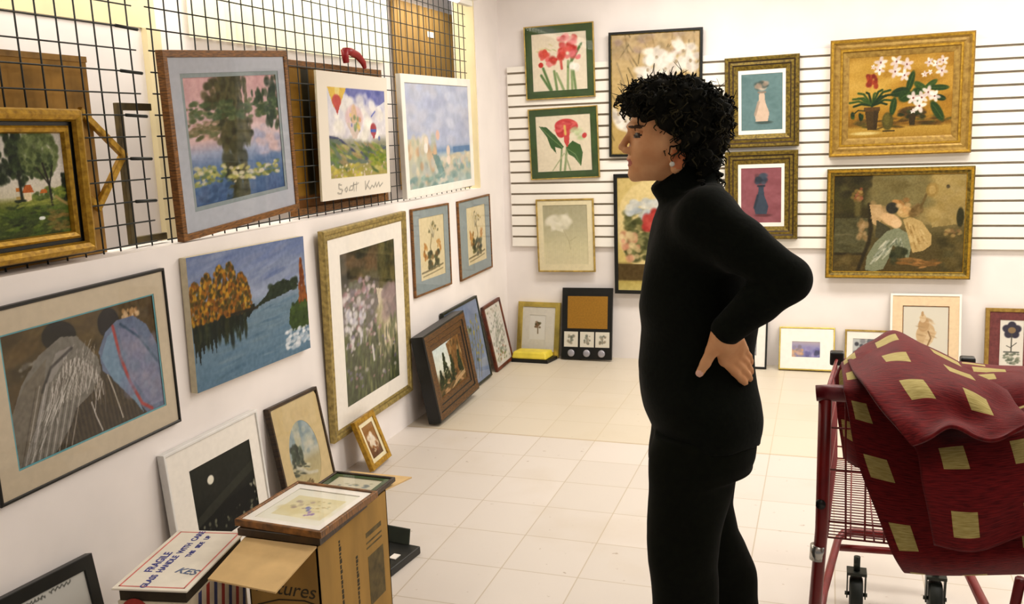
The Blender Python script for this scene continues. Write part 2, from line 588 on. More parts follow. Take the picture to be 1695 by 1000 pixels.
# slat wall panel: boards with shadow grooves
def slat_panel():
    root = tag(empty('slat_panel', (0.065, -0.001, 0.828)), 'white grooved display board on the back wall behind the hung pictures', 'wall panel')
    w, h, step = 5.6, 1.298, 0.0787
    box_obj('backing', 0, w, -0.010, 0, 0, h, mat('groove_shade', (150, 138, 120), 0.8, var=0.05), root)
    n = 17
    mb = MB()
    for k in range(n):
        z0 = k * step
        z1 = min(h, z0 + step - 0.0145)
        if k == n - 1: z1 = h
        mb.box(0, w, -0.026, -0.009, z0, z1)
    mb.build('boards', M_SLAT, root, 0.002)
slat_panel()

# wire grid panels on the ledge
def grid_panel(label, y0, y1, roll, x, joiners):
    root = tag(empty('wire_grid_panel', (x, y0, 1.296)), label, 'wire grid', 'wire display grids on the ledge')
    mb = MB()
    nz = 17
    ys = list(np.arange(0.0, y1 - y0 + 0.01, 0.0806))
    sh = math.tan(roll)
    top = 1.29
    for y in ys:
        mb.tube([(0, y, -0.004), (0, y - sh * top, top)], 0.0031, 6)
    for k in range(nz):
        z = 0.012 + k * 0.0757
        mb.tube([(0.005, ys[0] - 0.03 - sh * z, z), (0.005, ys[-1] + 0.022 - sh * z, z)], 0.0029, 6)
    mb.build('wires', M_WIRE, root)
    if joiners:
        for k in range(2, 16, 2):
            z = 0.012 + k * 0.0757
            mj = MB()
            mj.tube([(0.010, ys[-1] - 0.07 - sh * z, z), (0.010, ys[-1] + 0.035 - sh * z, z - 0.004)], 0.0062, 6)
            mj.build('joiner', M_WIRE, root)
grid_panel('black wire grid behind the gold framed tree landscape, left end of the ledge', -6.05, -3.70, 0.012, -0.068, True)
grid_panel('black wire grid behind the lake, balloon and beach pictures', -3.63, -0.56, -0.002, -0.046, False)

# ------------------------------------------------------------------ things behind the grid
def blinds():
    root = tag(empty('vertical_blind', (-0.575, -2.72, 2.15)), 'pale yellow vertical blind behind the wire grid, above the lake picture', 'blind')
    m = mat('yellow_blind_cloth', (250, 243, 212), 0.8, var=0.03, scale=6)
    y = 0.0
    while y < 2.05:
        mb = MB()
        mb.hexa([(0.0, y, 0), (0.03, y + 0.078, 0), (0.027, y + 0.079, 0), (-0.003, y + 0.001, 0)],
                [(0.0, y, 0.7), (0.03, y + 0.078, 0.7), (0.027, y + 0.079, 0.7), (-0.003, y + 0.001, 0.7)])
        mb.build('slat', m, root)
        y += 0.082
    box_obj('rail', -0.005, 0.035, -0.02, 2.08, 0.70, 0.735, M_WHITEF, root)
blinds()

pr = tag(empty('hanging_panel', (-0.575, -0.55, 1.29)), 'brown ribbed panel behind the wire grid above the beach picture', 'panel')
mb = MB()
for k in range(19):
    mb.box(0.0, 0.016 + 0.004 * (k % 2), k * 0.06, k * 0.06 + 0.058, 0.0, 1.3)
mb.build('ribbed_board', mat('brown_ribbed_board', (158, 122, 60), 0.7, var=0.15, scale=12, stretch=(1, 4, 0.4)), pr)
box_obj('paper_tag', 0.021, 0.023, 0.55, 0.66, 1.09, 1.13, M_PAPER, pr)

# brown board, back of a large picture
b_ = tag(empty('backing_board', (-0.125, -4.2, 1.292)), 'brown board standing behind the wire grid, above the gold framed tree landscape', 'board')
mb = MB()
mb.box(0, 0.018, -0.6, 0.305, 0, 0.662)
mb.build('board', M_KRAFT, b_, 0.002)
box_obj('edge_strip', 0.0, 0.022, -0.6, 0.305, 0.645, 0.664, mat('board_edge', (160, 120, 56), 0.7, var=0.2), b_)

def open_frame(name, label, c, w, h, rho, depth, fw, m, group=None):
    R = pose('L', c, 0, rho)
    root = tag(empty(name, Vector(c), R), label, 'picture frame', group)
    mb = MB()
    ring(mb, w, h, flat_profile(fw, depth), [0], -h / 2)
    mb.build('frame_rails', m, root)
    return root
open_frame('empty_frame', 'empty gold frame hung cornerwise behind the grid beside the tree landscape', (-0.098, -3.947, 1.612), 0.25, 0.25, -0.698, 0.018, 0.024, M_GOLD)
lf = tag(empty('frame_bracket', (-0.118, -3.78, 1.302)), 'dark olive bracket-shaped frame piece standing behind the grid left of the lake picture', 'picture frame')
OLV = mat('olive_frame_wood', (84, 70, 32), 0.5, var=0.3)
box_obj('upright_rail', 0, 0.02, 0.0, 0.026, 0, 0.505, OLV, lf, 0.002)
box_obj('top_rail', 0, 0.02, 0.024, 0.175, 0.479, 0.505, OLV, lf, 0.002)
box_obj('bottom_rail', 0, 0.02, 0.024, 0.19, 0.0, 0.026, OLV, lf, 0.002)

# ------------------------------------------------------------------ the painted pictures
def art_tree_landscape(w, h):
    A = Art(w, h, 200, (186, 180, 168), 3)
    A.grad([(0, (176, 172, 164)), (0.4, (196, 190, 182)), (0.6, (186, 180, 160)), (0.66, (112, 116, 52)), (0.75, (70, 86, 26)), (1, (52, 62, 18))])
    A.dabs(60, (0.7, 0.54, 1.0, 0.66), 0.03, 0.02, [(76, 92, 34), (98, 112, 40), (60, 74, 28)])
    A.rect(0.645, 0.57, 0.70, 0.68, (206, 188, 156)).poly([(0.63, 0.57), (0.655, 0.5), (0.705, 0.5), (0.725, 0.57)], (168, 92, 34))
    A.rect(0.585, 0.52, 0.62, 0.56, (176, 110, 40)).poly([(0.77, 0.59), (0.79, 0.545), (0.825, 0.55), (0.835, 0.59)], (172, 100, 34)).rect(0.58, 0.6, 0.64, 0.65, (160, 140, 84))
    dk = [(24, 36, 14), (34, 48, 18), (18, 28, 12), (46, 62, 26)]
    A.dabs(190, (0.0, 0.0, 0.655, 0.5), 0.03, 0.035, dk)
    A.dabs(60, (0.55, 0.0, 0.67, 0.45), 0.03, 0.03, dk)
    A.line([(0.628, 0.68), (0.62, 0.4)], 0.016, (26, 28, 14)).dabs(16, (0.58, 0.64, 0.66, 0.7), 0.03, 0.012, dk)
    for _ in range(330):
        t, q = A.r.uniform(0, 6.28), math.sqrt(A.r.uniform(0, 1))
        cx, cy = 0.80 + 0.155 * q * math.cos(t), 0.2 + 0.24 * q * math.sin(t)
        lum = A.r.uniform(0, 1)
        A.ell(cx, cy, 0.018, 0.028, (52 + 66 * lum, 64 + 66 * lum, 26 + 56 * lum), A.r.uniform(-1, 1), 0.8, 0.6)
    A.dabs(40, (0.66, 0.2, 0.9, 0.44), 0.022, 0.02, [(44, 58, 26), (62, 76, 36)])
    A.line([(0.865, 0.72), (0.856, 0.5), (0.82, 0.3)], 0.013, (30, 28, 14)).line([(0.857, 0.52), (0.9, 0.32)], 0.008, (34, 32, 16)).line([(0.85, 0.5), (0.77, 0.34)], 0.008, (34, 32, 16))
    A.dabs(36, (0.965, 0.4, 1.0, 0.66), 0.02, 0.03, dk)
    A.dabs(40, (0.89, 0.54, 0.98, 0.64), 0.025, 0.014, [(112, 124, 44), (88, 104, 38)])
    A.dabs(160, (0.0, 0.7, 1.0, 1.0), 0.06, 0.014, [(74, 94, 24), (56, 76, 18), (40, 54, 14), (92, 106, 34), (34, 44, 14)])
    A.dabs(30, (0.6, 0.66, 0.9, 0.7), 0.05, 0.01, [(130, 136, 60), (110, 120, 50)])
    A.dabs(40, (0.84, 0.76, 1.0, 0.96), 0.045, 0.014, [(124, 100, 48), (104, 90, 38), (90, 88, 34)])
    A.line([(0.9, 0.63), (0.95, 0.68), (1.0, 0.72)], 0.014, (156, 130, 84), 0.8)
    A.ell(0.766, 0.83, 0.026, 0.018, (206, 210, 206))
    return A.noise(9, 2)

def art_lake(w, h):
    A = Art(w, h, 140, (200, 170, 176), 5)
    A.grad([(0, (214, 172, 174)), (0.5, (214, 186, 188)), (0.6, (160, 170, 196)), (0.72, (100, 128, 168)), (1, (74, 104, 146))])
    A.dabs(70, (0.7, 0.42, 1.0, 0.66), 0.06, 0.035, [(222, 196, 196), (176, 180, 206)], al=0.6)
    dark = [(58, 62, 34), (74, 76, 44), (44, 50, 28), (88, 86, 52)]
    A.dabs(170, (0.34, 0.0, 0.56, 1.0), 0.035, 0.05, dark)
    A.dabs(70, (0.2, 0.03, 0.5, 0.24), 0.04, 0.03, dark)
    A.dabs(60, (0.53, 0.0, 0.64, 0.55), 0.018, 0.04, dark)
    A.dabs(50, (0.24, 0.36, 0.66, 0.52), 0.04, 0.03, dark)
    A.dabs(40, (0.86, 0.02, 1.0, 0.45), 0.03, 0.035, [(60, 76, 46), (44, 60, 40)])
    A.dabs(140, (0.0, 0.2, 1.0, 0.34), 0.04, 0.016, [(70, 92, 58), (52, 78, 48), (100, 116, 76), (88, 104, 66)])
    A.dabs(20, (0.7, 0.14, 0.84, 0.22), 0.018, 0.03, [(52, 72, 48)])
    A.dabs(50, (0.0, 0.36, 0.3, 0.48), 0.05, 0.016, [(128, 120, 86), (206, 170, 160), (90, 100, 64)])
    A.dabs(60, (0.02, 0.7, 0.34, 0.84), 0.032, 0.014, [(150, 156, 90), (190, 186, 110), (96, 116, 70), (216, 206, 170)])
    A.dabs(80, (0.36, 0.74, 0.95, 0.86), 0.034, 0.014, [(168, 166, 92), (200, 192, 120), (110, 128, 76), (226, 214, 188)])
    A.dabs(30, (0.05, 0.86, 0.4, 0.98), 0.05, 0.02, [(60, 92, 130), (82, 110, 150)])
    return A.noise(10, 3)

def art_balloons(w, h):
    A = Art(w, h, 140, (238, 230, 216), 7)
    B = Art(w * 0.83, h * 0.71, 120, (226, 224, 226), 8)
    B.grad([(0, (214, 214, 226)), (0.5, (228, 224, 226)), (0.62, (150, 150, 130)), (1, (170, 160, 90))])
    B.poly([(0.28, 0), (1, 0), (1, 0.12), (0.75, 0.22), (0.4, 0.2)], (96, 102, 170), 0.75)
    B.dabs(30, (0.3, 0.0, 1.0, 0.25), 0.06, 0.05, [(96, 104, 172), (130, 134, 190), (214, 214, 226)], al=0.6)
    B.dabs(50, (0.1, 0.12, 0.9, 0.58), 0.09, 0.06, [(236, 232, 228), (220, 216, 224), (240, 236, 226)])
    B.poly([(0, 0), (0.3, 0), (0.15, 0.26), (0.08, 0.2)], (222, 190, 92)).poly([(0.12, 0), (0.2, 0), (0.15, 0.24)], (232, 214, 140))
    B.ell(0.14, 0.14, 0.075, 0.07, (196, 92, 84)).poly([(0.08, 0.17), (0.2, 0.17), (0.15, 0.29)], (196, 92, 84))
    B.ell(0.42, 0.32, 0.15, 0.14, (226, 200, 200)).ell(0.42, 0.30, 0.05, 0.13, (220, 190, 160)).poly([(0.29, 0.38), (0.55, 0.38), (0.45, 0.56), (0.39, 0.56)], (216, 200, 190))
    B.dabs(14, (0.34, 0.28, 0.52, 0.46), 0.03, 0.03, [(212, 160, 120), (130, 150, 110), (100, 110, 180), (226, 200, 120)])
    B.ell(0.76, 0.45, 0.055, 0.075, (176, 84, 90)).rect(0.71, 0.45, 0.81, 0.48, (90, 110, 180)).poly([(0.72, 0.5), (0.8, 0.5), (0.765, 0.58)], (180, 90, 96))
    B.ell(0.86, 0.56, 0.02, 0.035, (120, 130, 170)).line([(0.73, 0.3), (0.8, 0.24)], 0.01, (110, 120, 190))
    B.poly([(0, 0.52), (0.12, 0.56), (0.3, 0.66), (0.5, 0.74), (0.64, 0.64), (0.78, 0.72), (0.9, 0.64), (1, 0.66), (1, 0.85), (0, 0.85)], (112, 124, 110))
    B.poly([(0.36, 0.72), (0.5, 0.72), (0.64, 0.63), (0.74, 0.72), (1, 0.66), (0.9, 0.76), (0.62, 0.82)], (86, 90, 124), 0.8)
    B.line([(0, 0.53), (0.14, 0.55), (0.3, 0.66), (0.5, 0.75)], 0.014, (74, 78, 110))
    B.dabs(90, (0, 0.62, 1, 0.98), 0.09, 0.02, [(112, 136, 70), (156, 160, 84), (90, 112, 70), (190, 182, 110), (170, 150, 110)], rot=(0.1, 0.5))
    B.dabs(30, (0.7, 0.72, 1.0, 0.88), 0.05, 0.02, [(120, 140, 50), (150, 156, 60)])
    B.dabs(25, (0.0, 0.85, 0.5, 1.0), 0.06, 0.02, [(206, 190, 90), (180, 170, 80)])
    B.dabs(40, (0.0, 0.84, 1.0, 1.0), 0.02, 0.012, [(226, 216, 196), (196, 170, 150)])
    B.noise(8, 3)
    ix = np.clip((A.X - 0.125) / 0.83 * (B.nx - 1), 0, B.nx - 1).astype(int)
    iy = np.clip((A.Y - 0.12) / 0.71 * (B.ny - 1), 0, B.ny - 1).astype(int)
    m = ((A.X >= 0.125) & (A.X <= 0.955) & (A.Y >= 0.12) & (A.Y <= 0.83))[..., None]
    A.a = np.where(m, B.a[iy, ix], A.a)
    g = (150, 146, 136)
    A.line([(0.26, 0.89), (0.22, 0.88), (0.22, 0.915), (0.27, 0.93), (0.25, 0.96), (0.2, 0.95)], 0.005, g)
    A.line([(0.33, 0.91), (0.30, 0.93), (0.32, 0.95), (0.34, 0.93), (0.33, 0.91)], 0.005, g)
    A.line([(0.38, 0.91), (0.36, 0.94), (0.41, 0.94), (0.43, 0.88), (0.43, 0.95)], 0.005, g).line([(0.39, 0.905), (0.5, 0.89)], 0.004, g)
    A.line([(0.47, 0.88), (0.46, 0.95)], 0.005, g)
    A.line([(0.60, 0.88), (0.60, 0.95), (0.63, 0.91), (0.66, 0.88)], 0.005, g).line([(0.62, 0.91), (0.67, 0.95), (0.7, 0.92), (0.73, 0.94), (0.76, 0.9), (0.77, 0.94), (0.81, 0.9), (0.82, 0.94), (0.87, 0.91)], 0.005, g)
    return A

def art_beach(w, h):
    A = Art(w, h, 130, (190, 196, 214), 9)
    A.grad([(0, (196, 202, 220)), (0.35, (184, 190, 210)), (0.6, (180, 188, 210)), (0.66, (130, 156, 186)), (0.7, (178, 190, 196)), (0.78, (212, 200, 170)), (1, (176, 190, 186))])
    A.dabs(70, (0, 0, 1, 0.6), 0.12, 0.05, [(206, 208, 220), (176, 182, 206), (198, 198, 208), (188, 196, 218)], al=0.5)
    A.poly([(0.0, 0.52), (0.12, 0.53), (0.3, 0.62), (0.45, 0.74), (0.55, 0.86), (0.0, 1.0)], (196, 196, 178))
    A.dabs(60, (0.0, 0.54, 0.42, 0.95), 0.05, 0.05, [(178, 184, 166), (216, 204, 176), (154, 168, 162), (204, 172, 140), (190, 194, 190)], al=0.7)
    A.rect(0.7, 0.63, 1.0, 0.685, (112, 142, 178)).dabs(30, (0.6, 0.7, 1.0, 0.82), 0.08, 0.02, [(220, 208, 182), (206, 196, 170)])
    A.poly([(0.36, 0.68), (0.46, 0.7), (0.54, 0.86), (0.46, 0.9)], (110, 142, 142), 0.8)
    A.dabs(50, (0.4, 0.74, 1.0, 0.98), 0.06, 0.03, [(150, 176, 172), (176, 190, 186), (214, 206, 192), (128, 158, 158)], al=0.7)
    for x, y, c in ((0.28, 0.56, (232, 216, 200)), (0.46, 0.5, (222, 190, 176)), (0.62, 0.66, (226, 206, 190)), (0.62, 0.76, (230, 214, 200)), (0.27, 0.62, (236, 232, 224))):
        A.ell(x, y, 0.03, 0.05, c)
    A.dabs(12, (0.74, 0.74, 0.95, 0.86), 0.012, 0.03, [(150, 166, 200), (206, 190, 180)])
    A.dabs(20, (0, 0.9, 0.6, 1.0), 0.06, 0.02, [(120, 150, 148), (146, 170, 160)])
    return A.noise(7, 4)

def art_two_figures(w, h):
    A = Art(w, h, 190, (92, 76, 44), 11)
    A.dabs(80, (0, 0, 1, 0.5), 0.10, 0.05, [(100, 84, 48), (78, 64, 36), (116, 96, 58), (70, 60, 36)], al=0.5)
    A.poly([(0.1, 1), (0.5, 0.4), (0.8, 0.6), (0.86, 1)], (70, 60, 44))
    for k in range(46):
        x = 0.2 + 0.62 * k / 45
        A.line([(x, 0.55 + 0.3 * abs(x - 0.5)), (x + 0.03, 1)], 0.005, (96, 84, 62) if k % 2 else (52, 46, 34), 0.6)
    # left figure: dark hat, grey fringed shawl
    A.ell(0.335, 0.12, 0.105, 0.115, (34, 32, 26), 0.15, 0.1)
    A.dabs(20, (0.09, 0.22, 0.2, 0.34), 0.02, 0.015, [(150, 146, 138), (110, 104, 92)])
    A.poly([(0.0, 0.62), (0.08, 0.4), (0.2, 0.22), (0.34, 0.13), (0.44, 0.16), (0.56, 0.38), (0.57, 0.5), (0.5, 0.64), (0.38, 0.72), (0.33, 0.84), (0.22, 1.0), (0.0, 1.0)], (128, 124, 116))
    A.poly([(0.0, 0.6), (0.1, 0.4), (0.24, 0.26), (0.2, 0.5), (0.08, 0.86), (0.0, 1.0)], (120, 112, 98), 0.8)
    A.poly([(0.2, 0.5), (0.3, 0.24), (0.42, 0.22), (0.24, 0.46), (0.14, 0.8), (0.06, 0.95)], (166, 162, 158), 0.7)
    A.line([(0.19, 0.5), (0.26, 0.34), (0.4, 0.24)], 0.012, (64, 62, 60), 0.8)
    for k in range(40):
        t = k / 39
        x, y = 0.24 + 0.34 * t, 0.52 - 0.25 * math.sin(t * 3.0) + 0.12 * t
        A.line([(x, y), (x - 0.02 + 0.03 * math.sin(k * 2.1), y + 0.2 + 0.08 * math.sin(k * 1.3))], 0.005, (212, 206, 200) if k % 3 else (120, 112, 104), 0.75)
    for k in range(16):
        x = 0.02 + 0.02 * k
        A.line([(x + 0.14, 0.45), (x, 1.0)], 0.005, (206, 200, 192) if k % 2 else (84, 78, 66), 0.6)
    for k in range(70):
        t = A.r.uniform(0, 1)
        x, y = 0.06 + 0.42 * t, 0.92 - 0.62 * t + A.r.uniform(-.06, .12)
        A.line([(x, y), (x + .05, y - .11)], 0.0035, [(204, 200, 194), (226, 222, 216), (150, 146, 138), (84, 80, 70)][A.r.randint(4)], 0.6)
    for k in range(60):
        t = A.r.uniform(0, 1)
        x, y = 0.34 + 0.22 * t, 0.26 + 0.3 * A.r.uniform(0, 1)
        A.line([(x, y), (x - .015, y + .09)], 0.0035, [(220, 214, 206), (196, 190, 182), (120, 114, 106)][A.r.randint(3)], 0.6)
    A.line([(0.48, 0.72), (0.5, 0.85), (0.53, 0.98)], 0.005, (214, 208, 200)).line([(0.6, 0.5), (0.64, 0.7), (0.68, 0.95)], 0.005, (200, 194, 182))
    # right figure: blue shawl with a red stripe
    A.ell(0.66, 0.13, 0.075, 0.12, (26, 24, 22), 0.1, 0.1)
    A.dabs(26, (0.75, 0.06, 0.88, 0.14), 0.016, 0.02, [(196, 160, 112), (150, 112, 70), (220, 190, 150)])
    A.poly([(0.57, 0.34), (0.63, 0.2), (0.72, 0.13), (0.84, 0.13), (0.93, 0.24), (1.0, 0.45), (1.0, 1.0), (0.86, 1.0), (0.78, 0.82), (0.66, 0.62), (0.58, 0.5)], (112, 126, 152))
    A.poly([(0.72, 0.2), (0.84, 0.24), (0.98, 0.62), (1, 0.95), (0.9, 0.95), (0.76, 0.6)], (134, 138, 164), 0.9)
    A.poly([(0.58, 0.4), (0.64, 0.24), (0.7, 0.2), (0.7, 0.5), (0.8, 0.84), (0.84, 1.0), (0.78, 0.86), (0.64, 0.6)], (128, 158, 182), 0.9)
    A.line([(0.685, 0.17), (0.71, 0.42), (0.76, 0.68), (0.83, 0.9), (0.9, 0.98)], 0.015, (172, 76, 74))
    A.line([(0.74, 0.17), (0.86, 0.32), (1.0, 0.62)], 0.012, (70, 96, 118), 0.8)
    A.dabs(40, (0.72, 0.3, 1.0, 0.9), 0.05, 0.05, [(128, 132, 166), (146, 142, 160), (120, 136, 160)], rot=(0.8, 1.3), al=0.4)
    return A.noise(10, 3)

def art_autumn_lake(w, h):
    A = Art(w, h, 190, (120, 140, 164), 13)
    A.grad([(0, (112, 128, 166)), (0.2, (134, 146, 172)), (0.4, (158, 168, 190)), (0.5, (120, 142, 158)), (1, (98, 128, 150))])
    A.dabs(60, (0, 0, 1, 0.35), 0.16, 0.02, [(122, 136, 172), (146, 156, 182), (106, 122, 164)], rot=(-0.25, -0.1), al=0.5)
    A.dabs(90, (0.2, 0.5, 1, 1), 0.14, 0.012, [(110, 136, 152), (126, 148, 162), (90, 120, 144)], rot=(-0.15, 0.05), al=0.5)
    A.poly([(0.46, 0.52), (0.6, 0.43), (0.66, 0.36), (0.78, 0.33), (0.88, 0.37), (0.92, 0.42), (0.74, 0.46), (0.6, 0.48)], (38, 52, 34))
    A.dabs(40, (0.64, 0.34, 0.9, 0.43), 0.03, 0.02, [(34, 48, 30), (50, 64, 40)])
    # left bank, its autumn trees and their reflection
    pts = [(0.0, 0.46)]
    for k in range(15):
        pts += [(0.01 + k * 0.031, 0.78 + 0.05 * math.sin(k * 1.7) - 0.012 * k), (0.025 + k * 0.031, 0.68 - 0.01 * k)]
    pts += [(0.5, 0.5), (0.5, 0.46)]
    A.poly(pts, (24, 34, 24))
    A.dabs(60, (0.0, 0.46, 0.42, 0.68), 0.02, 0.06, [(22, 32, 22), (36, 48, 28), (46, 52, 24)], rot=(-0.1, 0.1))
    for cx, top in ((0.04, 0.2), (0.13, 0.15), (0.23, 0.11), (0.31, 0.1), (0.4, 0.2)):
        for _ in range(230):
            t = A.r.uniform(0, 1)
            wd = 0.085 * math.sqrt(t) + 0.004
            A.ell(cx + A.r.uniform(-wd, wd), top + t * (0.5 - top), 0.010, 0.018, [(168, 112, 24), (140, 88, 18), (198, 152, 42), (96, 64, 14), (86, 76, 20), (60, 56, 18)][A.r.randint(6)], 0, 0.6, 0.8)
    A.line([(0.3, 0.5), (0.52, 0.5)], 0.012, (40, 36, 20))
    # right side: orange tree, green bank, foam
    A.poly([(0.8, 0.72), (0.82, 0.6), (0.9, 0.54), (1, 0.5), (1, 0.79), (0.84, 0.8)], (58, 78, 32))
    A.dabs(26, (0.83, 0.56, 1.0, 0.76), 0.03, 0.02, [(70, 92, 36), (46, 66, 28)])
    for _ in range(120):
        t = A.r.uniform(0, 1)
        wd = 0.042 * t + 0.003
        A.ell(0.955 + A.r.uniform(-wd, wd), 0.2 + t * 0.36, 0.010, 0.022, [(136, 76, 30), (112, 56, 20), (156, 94, 40)][A.r.randint(3)], 0, 0.6, 0.85)
    A.dabs(70, (0.76, 0.78, 1.0, 0.94), 0.028, 0.014, [(206, 212, 218), (170, 186, 200), (226, 228, 230)], al=0.8)
    return A.noise(8, 3)

def art_garden_path(w, h):
    A = Art(w, h, 150, (96, 98, 76), 15)
    A.grad([(0, (76, 72, 50)), (0.18, (90, 86, 66)), (0.4, (130, 122, 116)), (0.62, (98, 100, 78)), (1, (74, 82, 54))])
    A.dabs(40, (0, 0, 1, 0.18), 0.08, 0.03, [(58, 56, 38), (96, 80, 56), (44, 50, 34), (120, 96, 66)])
    A.dabs(50, (0.72, 0.0, 1.0, 0.3), 0.04, 0.05, [(88, 84, 46), (104, 96, 54), (64, 66, 36)])
    A.poly([(0.62, 0.3), (0.74, 0.32), (0.86, 0.5), (1, 0.62), (1, 0.74), (0.8, 0.7), (0.68, 0.52)], (214, 202, 180))
    A.dabs(70, (0.62, 0.45, 1.0, 0.78), 0.03, 0.06, [(216, 204, 176), (196, 184, 152), (160, 156, 116)], rot=(-0.4, 0.1), al=0.6)
    A.dabs(40, (0.76, 0.3, 1.0, 0.52), 0.05, 0.04, [(158, 138, 136), (176, 156, 148), (132, 120, 116)])
    A.dabs(150, (0.0, 0.2, 0.6, 0.6), 0.025, 0.018, [(206, 190, 190), (180, 140, 146), (150, 140, 150), (120, 120, 110), (216, 206, 206), (104, 110, 84)], al=0.75)
    A.dabs(45, (0.05, 0.36, 0.4, 0.62), 0.022, 0.022, [(226, 222, 222), (198, 196, 206)])
    A.dabs(160, (0.0, 0.56, 1.0, 1.0), 0.012, 0.05, [(90, 100, 60), (112, 120, 74), (68, 76, 50), (134, 138, 92), (80, 86, 66)], rot=(-0.3, 0.3), al=0.7)
    A.dabs(50, (0.05, 0.55, 0.95, 0.95), 0.018, 0.012, [(170, 130, 140), (206, 198, 196), (130, 120, 150)], al=0.7)
    A.line([(0.5, 0.68), (0.52, 0.78)], 0.012, (220, 216, 210))
    return A.noise(12, 3)

def art_birds(seed, flip):
    def f(w, h):
        A = Art(w, h, 110, (228, 214, 176), seed)
        x = (lambda v: 1 - v) if flip else (lambda v: v)
        g = (134, 130, 112)
        for k in range(7):
            a = A.r.uniform(-1, 1)
            A.line([(x(0.55), 0.36), (x(0.55 + 0.22 * math.sin(a)), 0.36 - 0.26 * math.cos(a))], 0.006, g, 0.7)
        A.dabs(10, (0.4, 0.1, 0.75, 0.26), 0.03, 0.02, [(168, 150, 96), (128, 124, 90)])
        A.line([(x(0.5), 0.3), (x(0.42), 0.5), (x(0.5), 0.64)], 0.012, (120, 106, 60))
        A.dabs(22, (0.16, 0.42, 0.34, 0.7), 0.03, 0.03, [(190, 130, 56), (206, 160, 90), (150, 104, 48)])
        A.dabs(16, (0.68, 0.42, 0.84, 0.6), 0.025, 0.03, [(190, 130, 56), (200, 160, 100)])
        A.dabs(40, (0.3, 0.58, 0.75, 0.84), 0.05, 0.035, [(66, 74, 50), (92, 96, 58), (120, 90, 44), (50, 56, 40)])
        A.line([(0.06, 0.88), (0.5, 0.86), (0.92, 0.82)], 0.014, (130, 120, 88)).line([(0.1, 0.94), (0.5, 0.92), (0.9, 0.89)], 0.01, (150, 140, 106))
        return A.noise(6, 4)
    return f

def art_conifers(w, h):
    A = Art(w, h, 120, (216, 224, 218), 21)
    A.grad([(0, (206, 218, 216)), (0.5, (216, 218, 204)), (0.75, (104, 84, 50)), (1, (120, 96, 60))])
    A.poly([(0.5, 0.05), (0.75, 0.0), (1, 0.0), (1, 0.95), (0.6, 0.9)], (128, 92, 46))
    A.dabs(70, (0.55, 0.0, 1.0, 0.8), 0.03, 0.07, [(110, 76, 36), (142, 106, 58), (70, 58, 30), (168, 140, 96)], rot=(-0.2, 0.2))
    for cx, top, wd in ((0.34, 0.2, 0.14), (0.58, 0.34, 0.1), (0.86, 0.3, 0.1), (0.14, 0.5, 0.1)):
        for _ in range(70):
            t = A.r.uniform(0, 1)
            A.ell(cx + A.r.uniform(-wd, wd) * t, top + t * (0.85 - top), 0.03, 0.03, [(46, 56, 24), (60, 68, 30), (34, 42, 18)][A.r.randint(3)], 0, 0.6, 0.9)
    A.dabs(40, (0, 0.78, 1, 1), 0.08, 0.02, [(96, 82, 46), (70, 66, 36), (150, 120, 84), (190, 150, 110)])
    A.poly([(0.4, 1.0), (0.7, 0.84), (1.0, 0.8), (1.0, 0.88)], (198, 168, 128), 0.8)
    return A.noise(10, 3)

def art_blue_sprays(w, h):
    A = Art(w, h, 110, (132, 146, 172), 23)
    A.dabs(50, (0, 0, 1, 1), 0.12, 0.1, [(138, 152, 178), (126, 140, 168)], al=0.4)
    for k in range(5):
        x = 0.6 + 0.08 * k
        A.line([(x - 0.2, 0.95), (x - 0.04, 0.6), (x, 0.3)], 0.007, (120, 118, 76))
    A.dabs(50, (0.5, 0.2, 0.92, 0.75), 0.02, 0.02, [(176, 164, 76), (150, 140, 72), (100, 104, 66)])
    return A.noise(6, 4)

def art_grey_florals(w, h):
    A = Art(w, h, 110, (222, 218, 210), 25)
    for k in range(14):
        y = A.r.uniform(0.1, 0.9)
        A.line([(A.r.uniform(.1, .4), y + .15), (0.5, y), (A.r.uniform(.6, .9), y - .12)], 0.008, (136, 140, 122), 0.7)
    A.dabs(90, (0.1, 0.05, 0.9, 0.95), 0.03, 0.022, [(160, 162, 150), (128, 138, 116), (196, 186, 176), (142, 140, 134)], al=0.7)
    A.dabs(16, (0.2, 0.7, 0.8, 0.95), 0.03, 0.02, [(120, 132, 84), (176, 132, 110)])
    return A.noise(6, 3)

def art_moon_town(w, h):
    A = Art(w, h, 130, (34, 36, 28), 27)
    A.grad([(0, (44, 46, 36)), (0.4, (40, 42, 34)), (0.6, (22, 24, 18)), (1, (12, 14, 10))])
    A.poly([(0.0, 0.62), (0.2, 0.54), (1.0, 0.28), (1.0, 0.4), (0.5, 0.56), (0, 0.74)], (66, 68, 56), 0.6)
    A.poly([(0.0, 0.72), (0.5, 0.58), (0.9, 0.56), (1, 0.5), (1, 1), (0, 1)], (14, 16, 12), 0.9)
    A.ell(0.3, 0.24, 0.05, 0.055, (236, 232, 216), 0, 0.2)
    A.dabs(50, (0.1, 0.74, 1.0, 0.98), 0.018, 0.02, [(110, 112, 92), (60, 64, 50), (150, 150, 126), (36, 40, 30)], al=0.7)
    A.dabs(10, (0.9, 0.55, 1.0, 0.7), 0.014, 0.02, [(170, 168, 150)])
    return A.noise(4, 4)

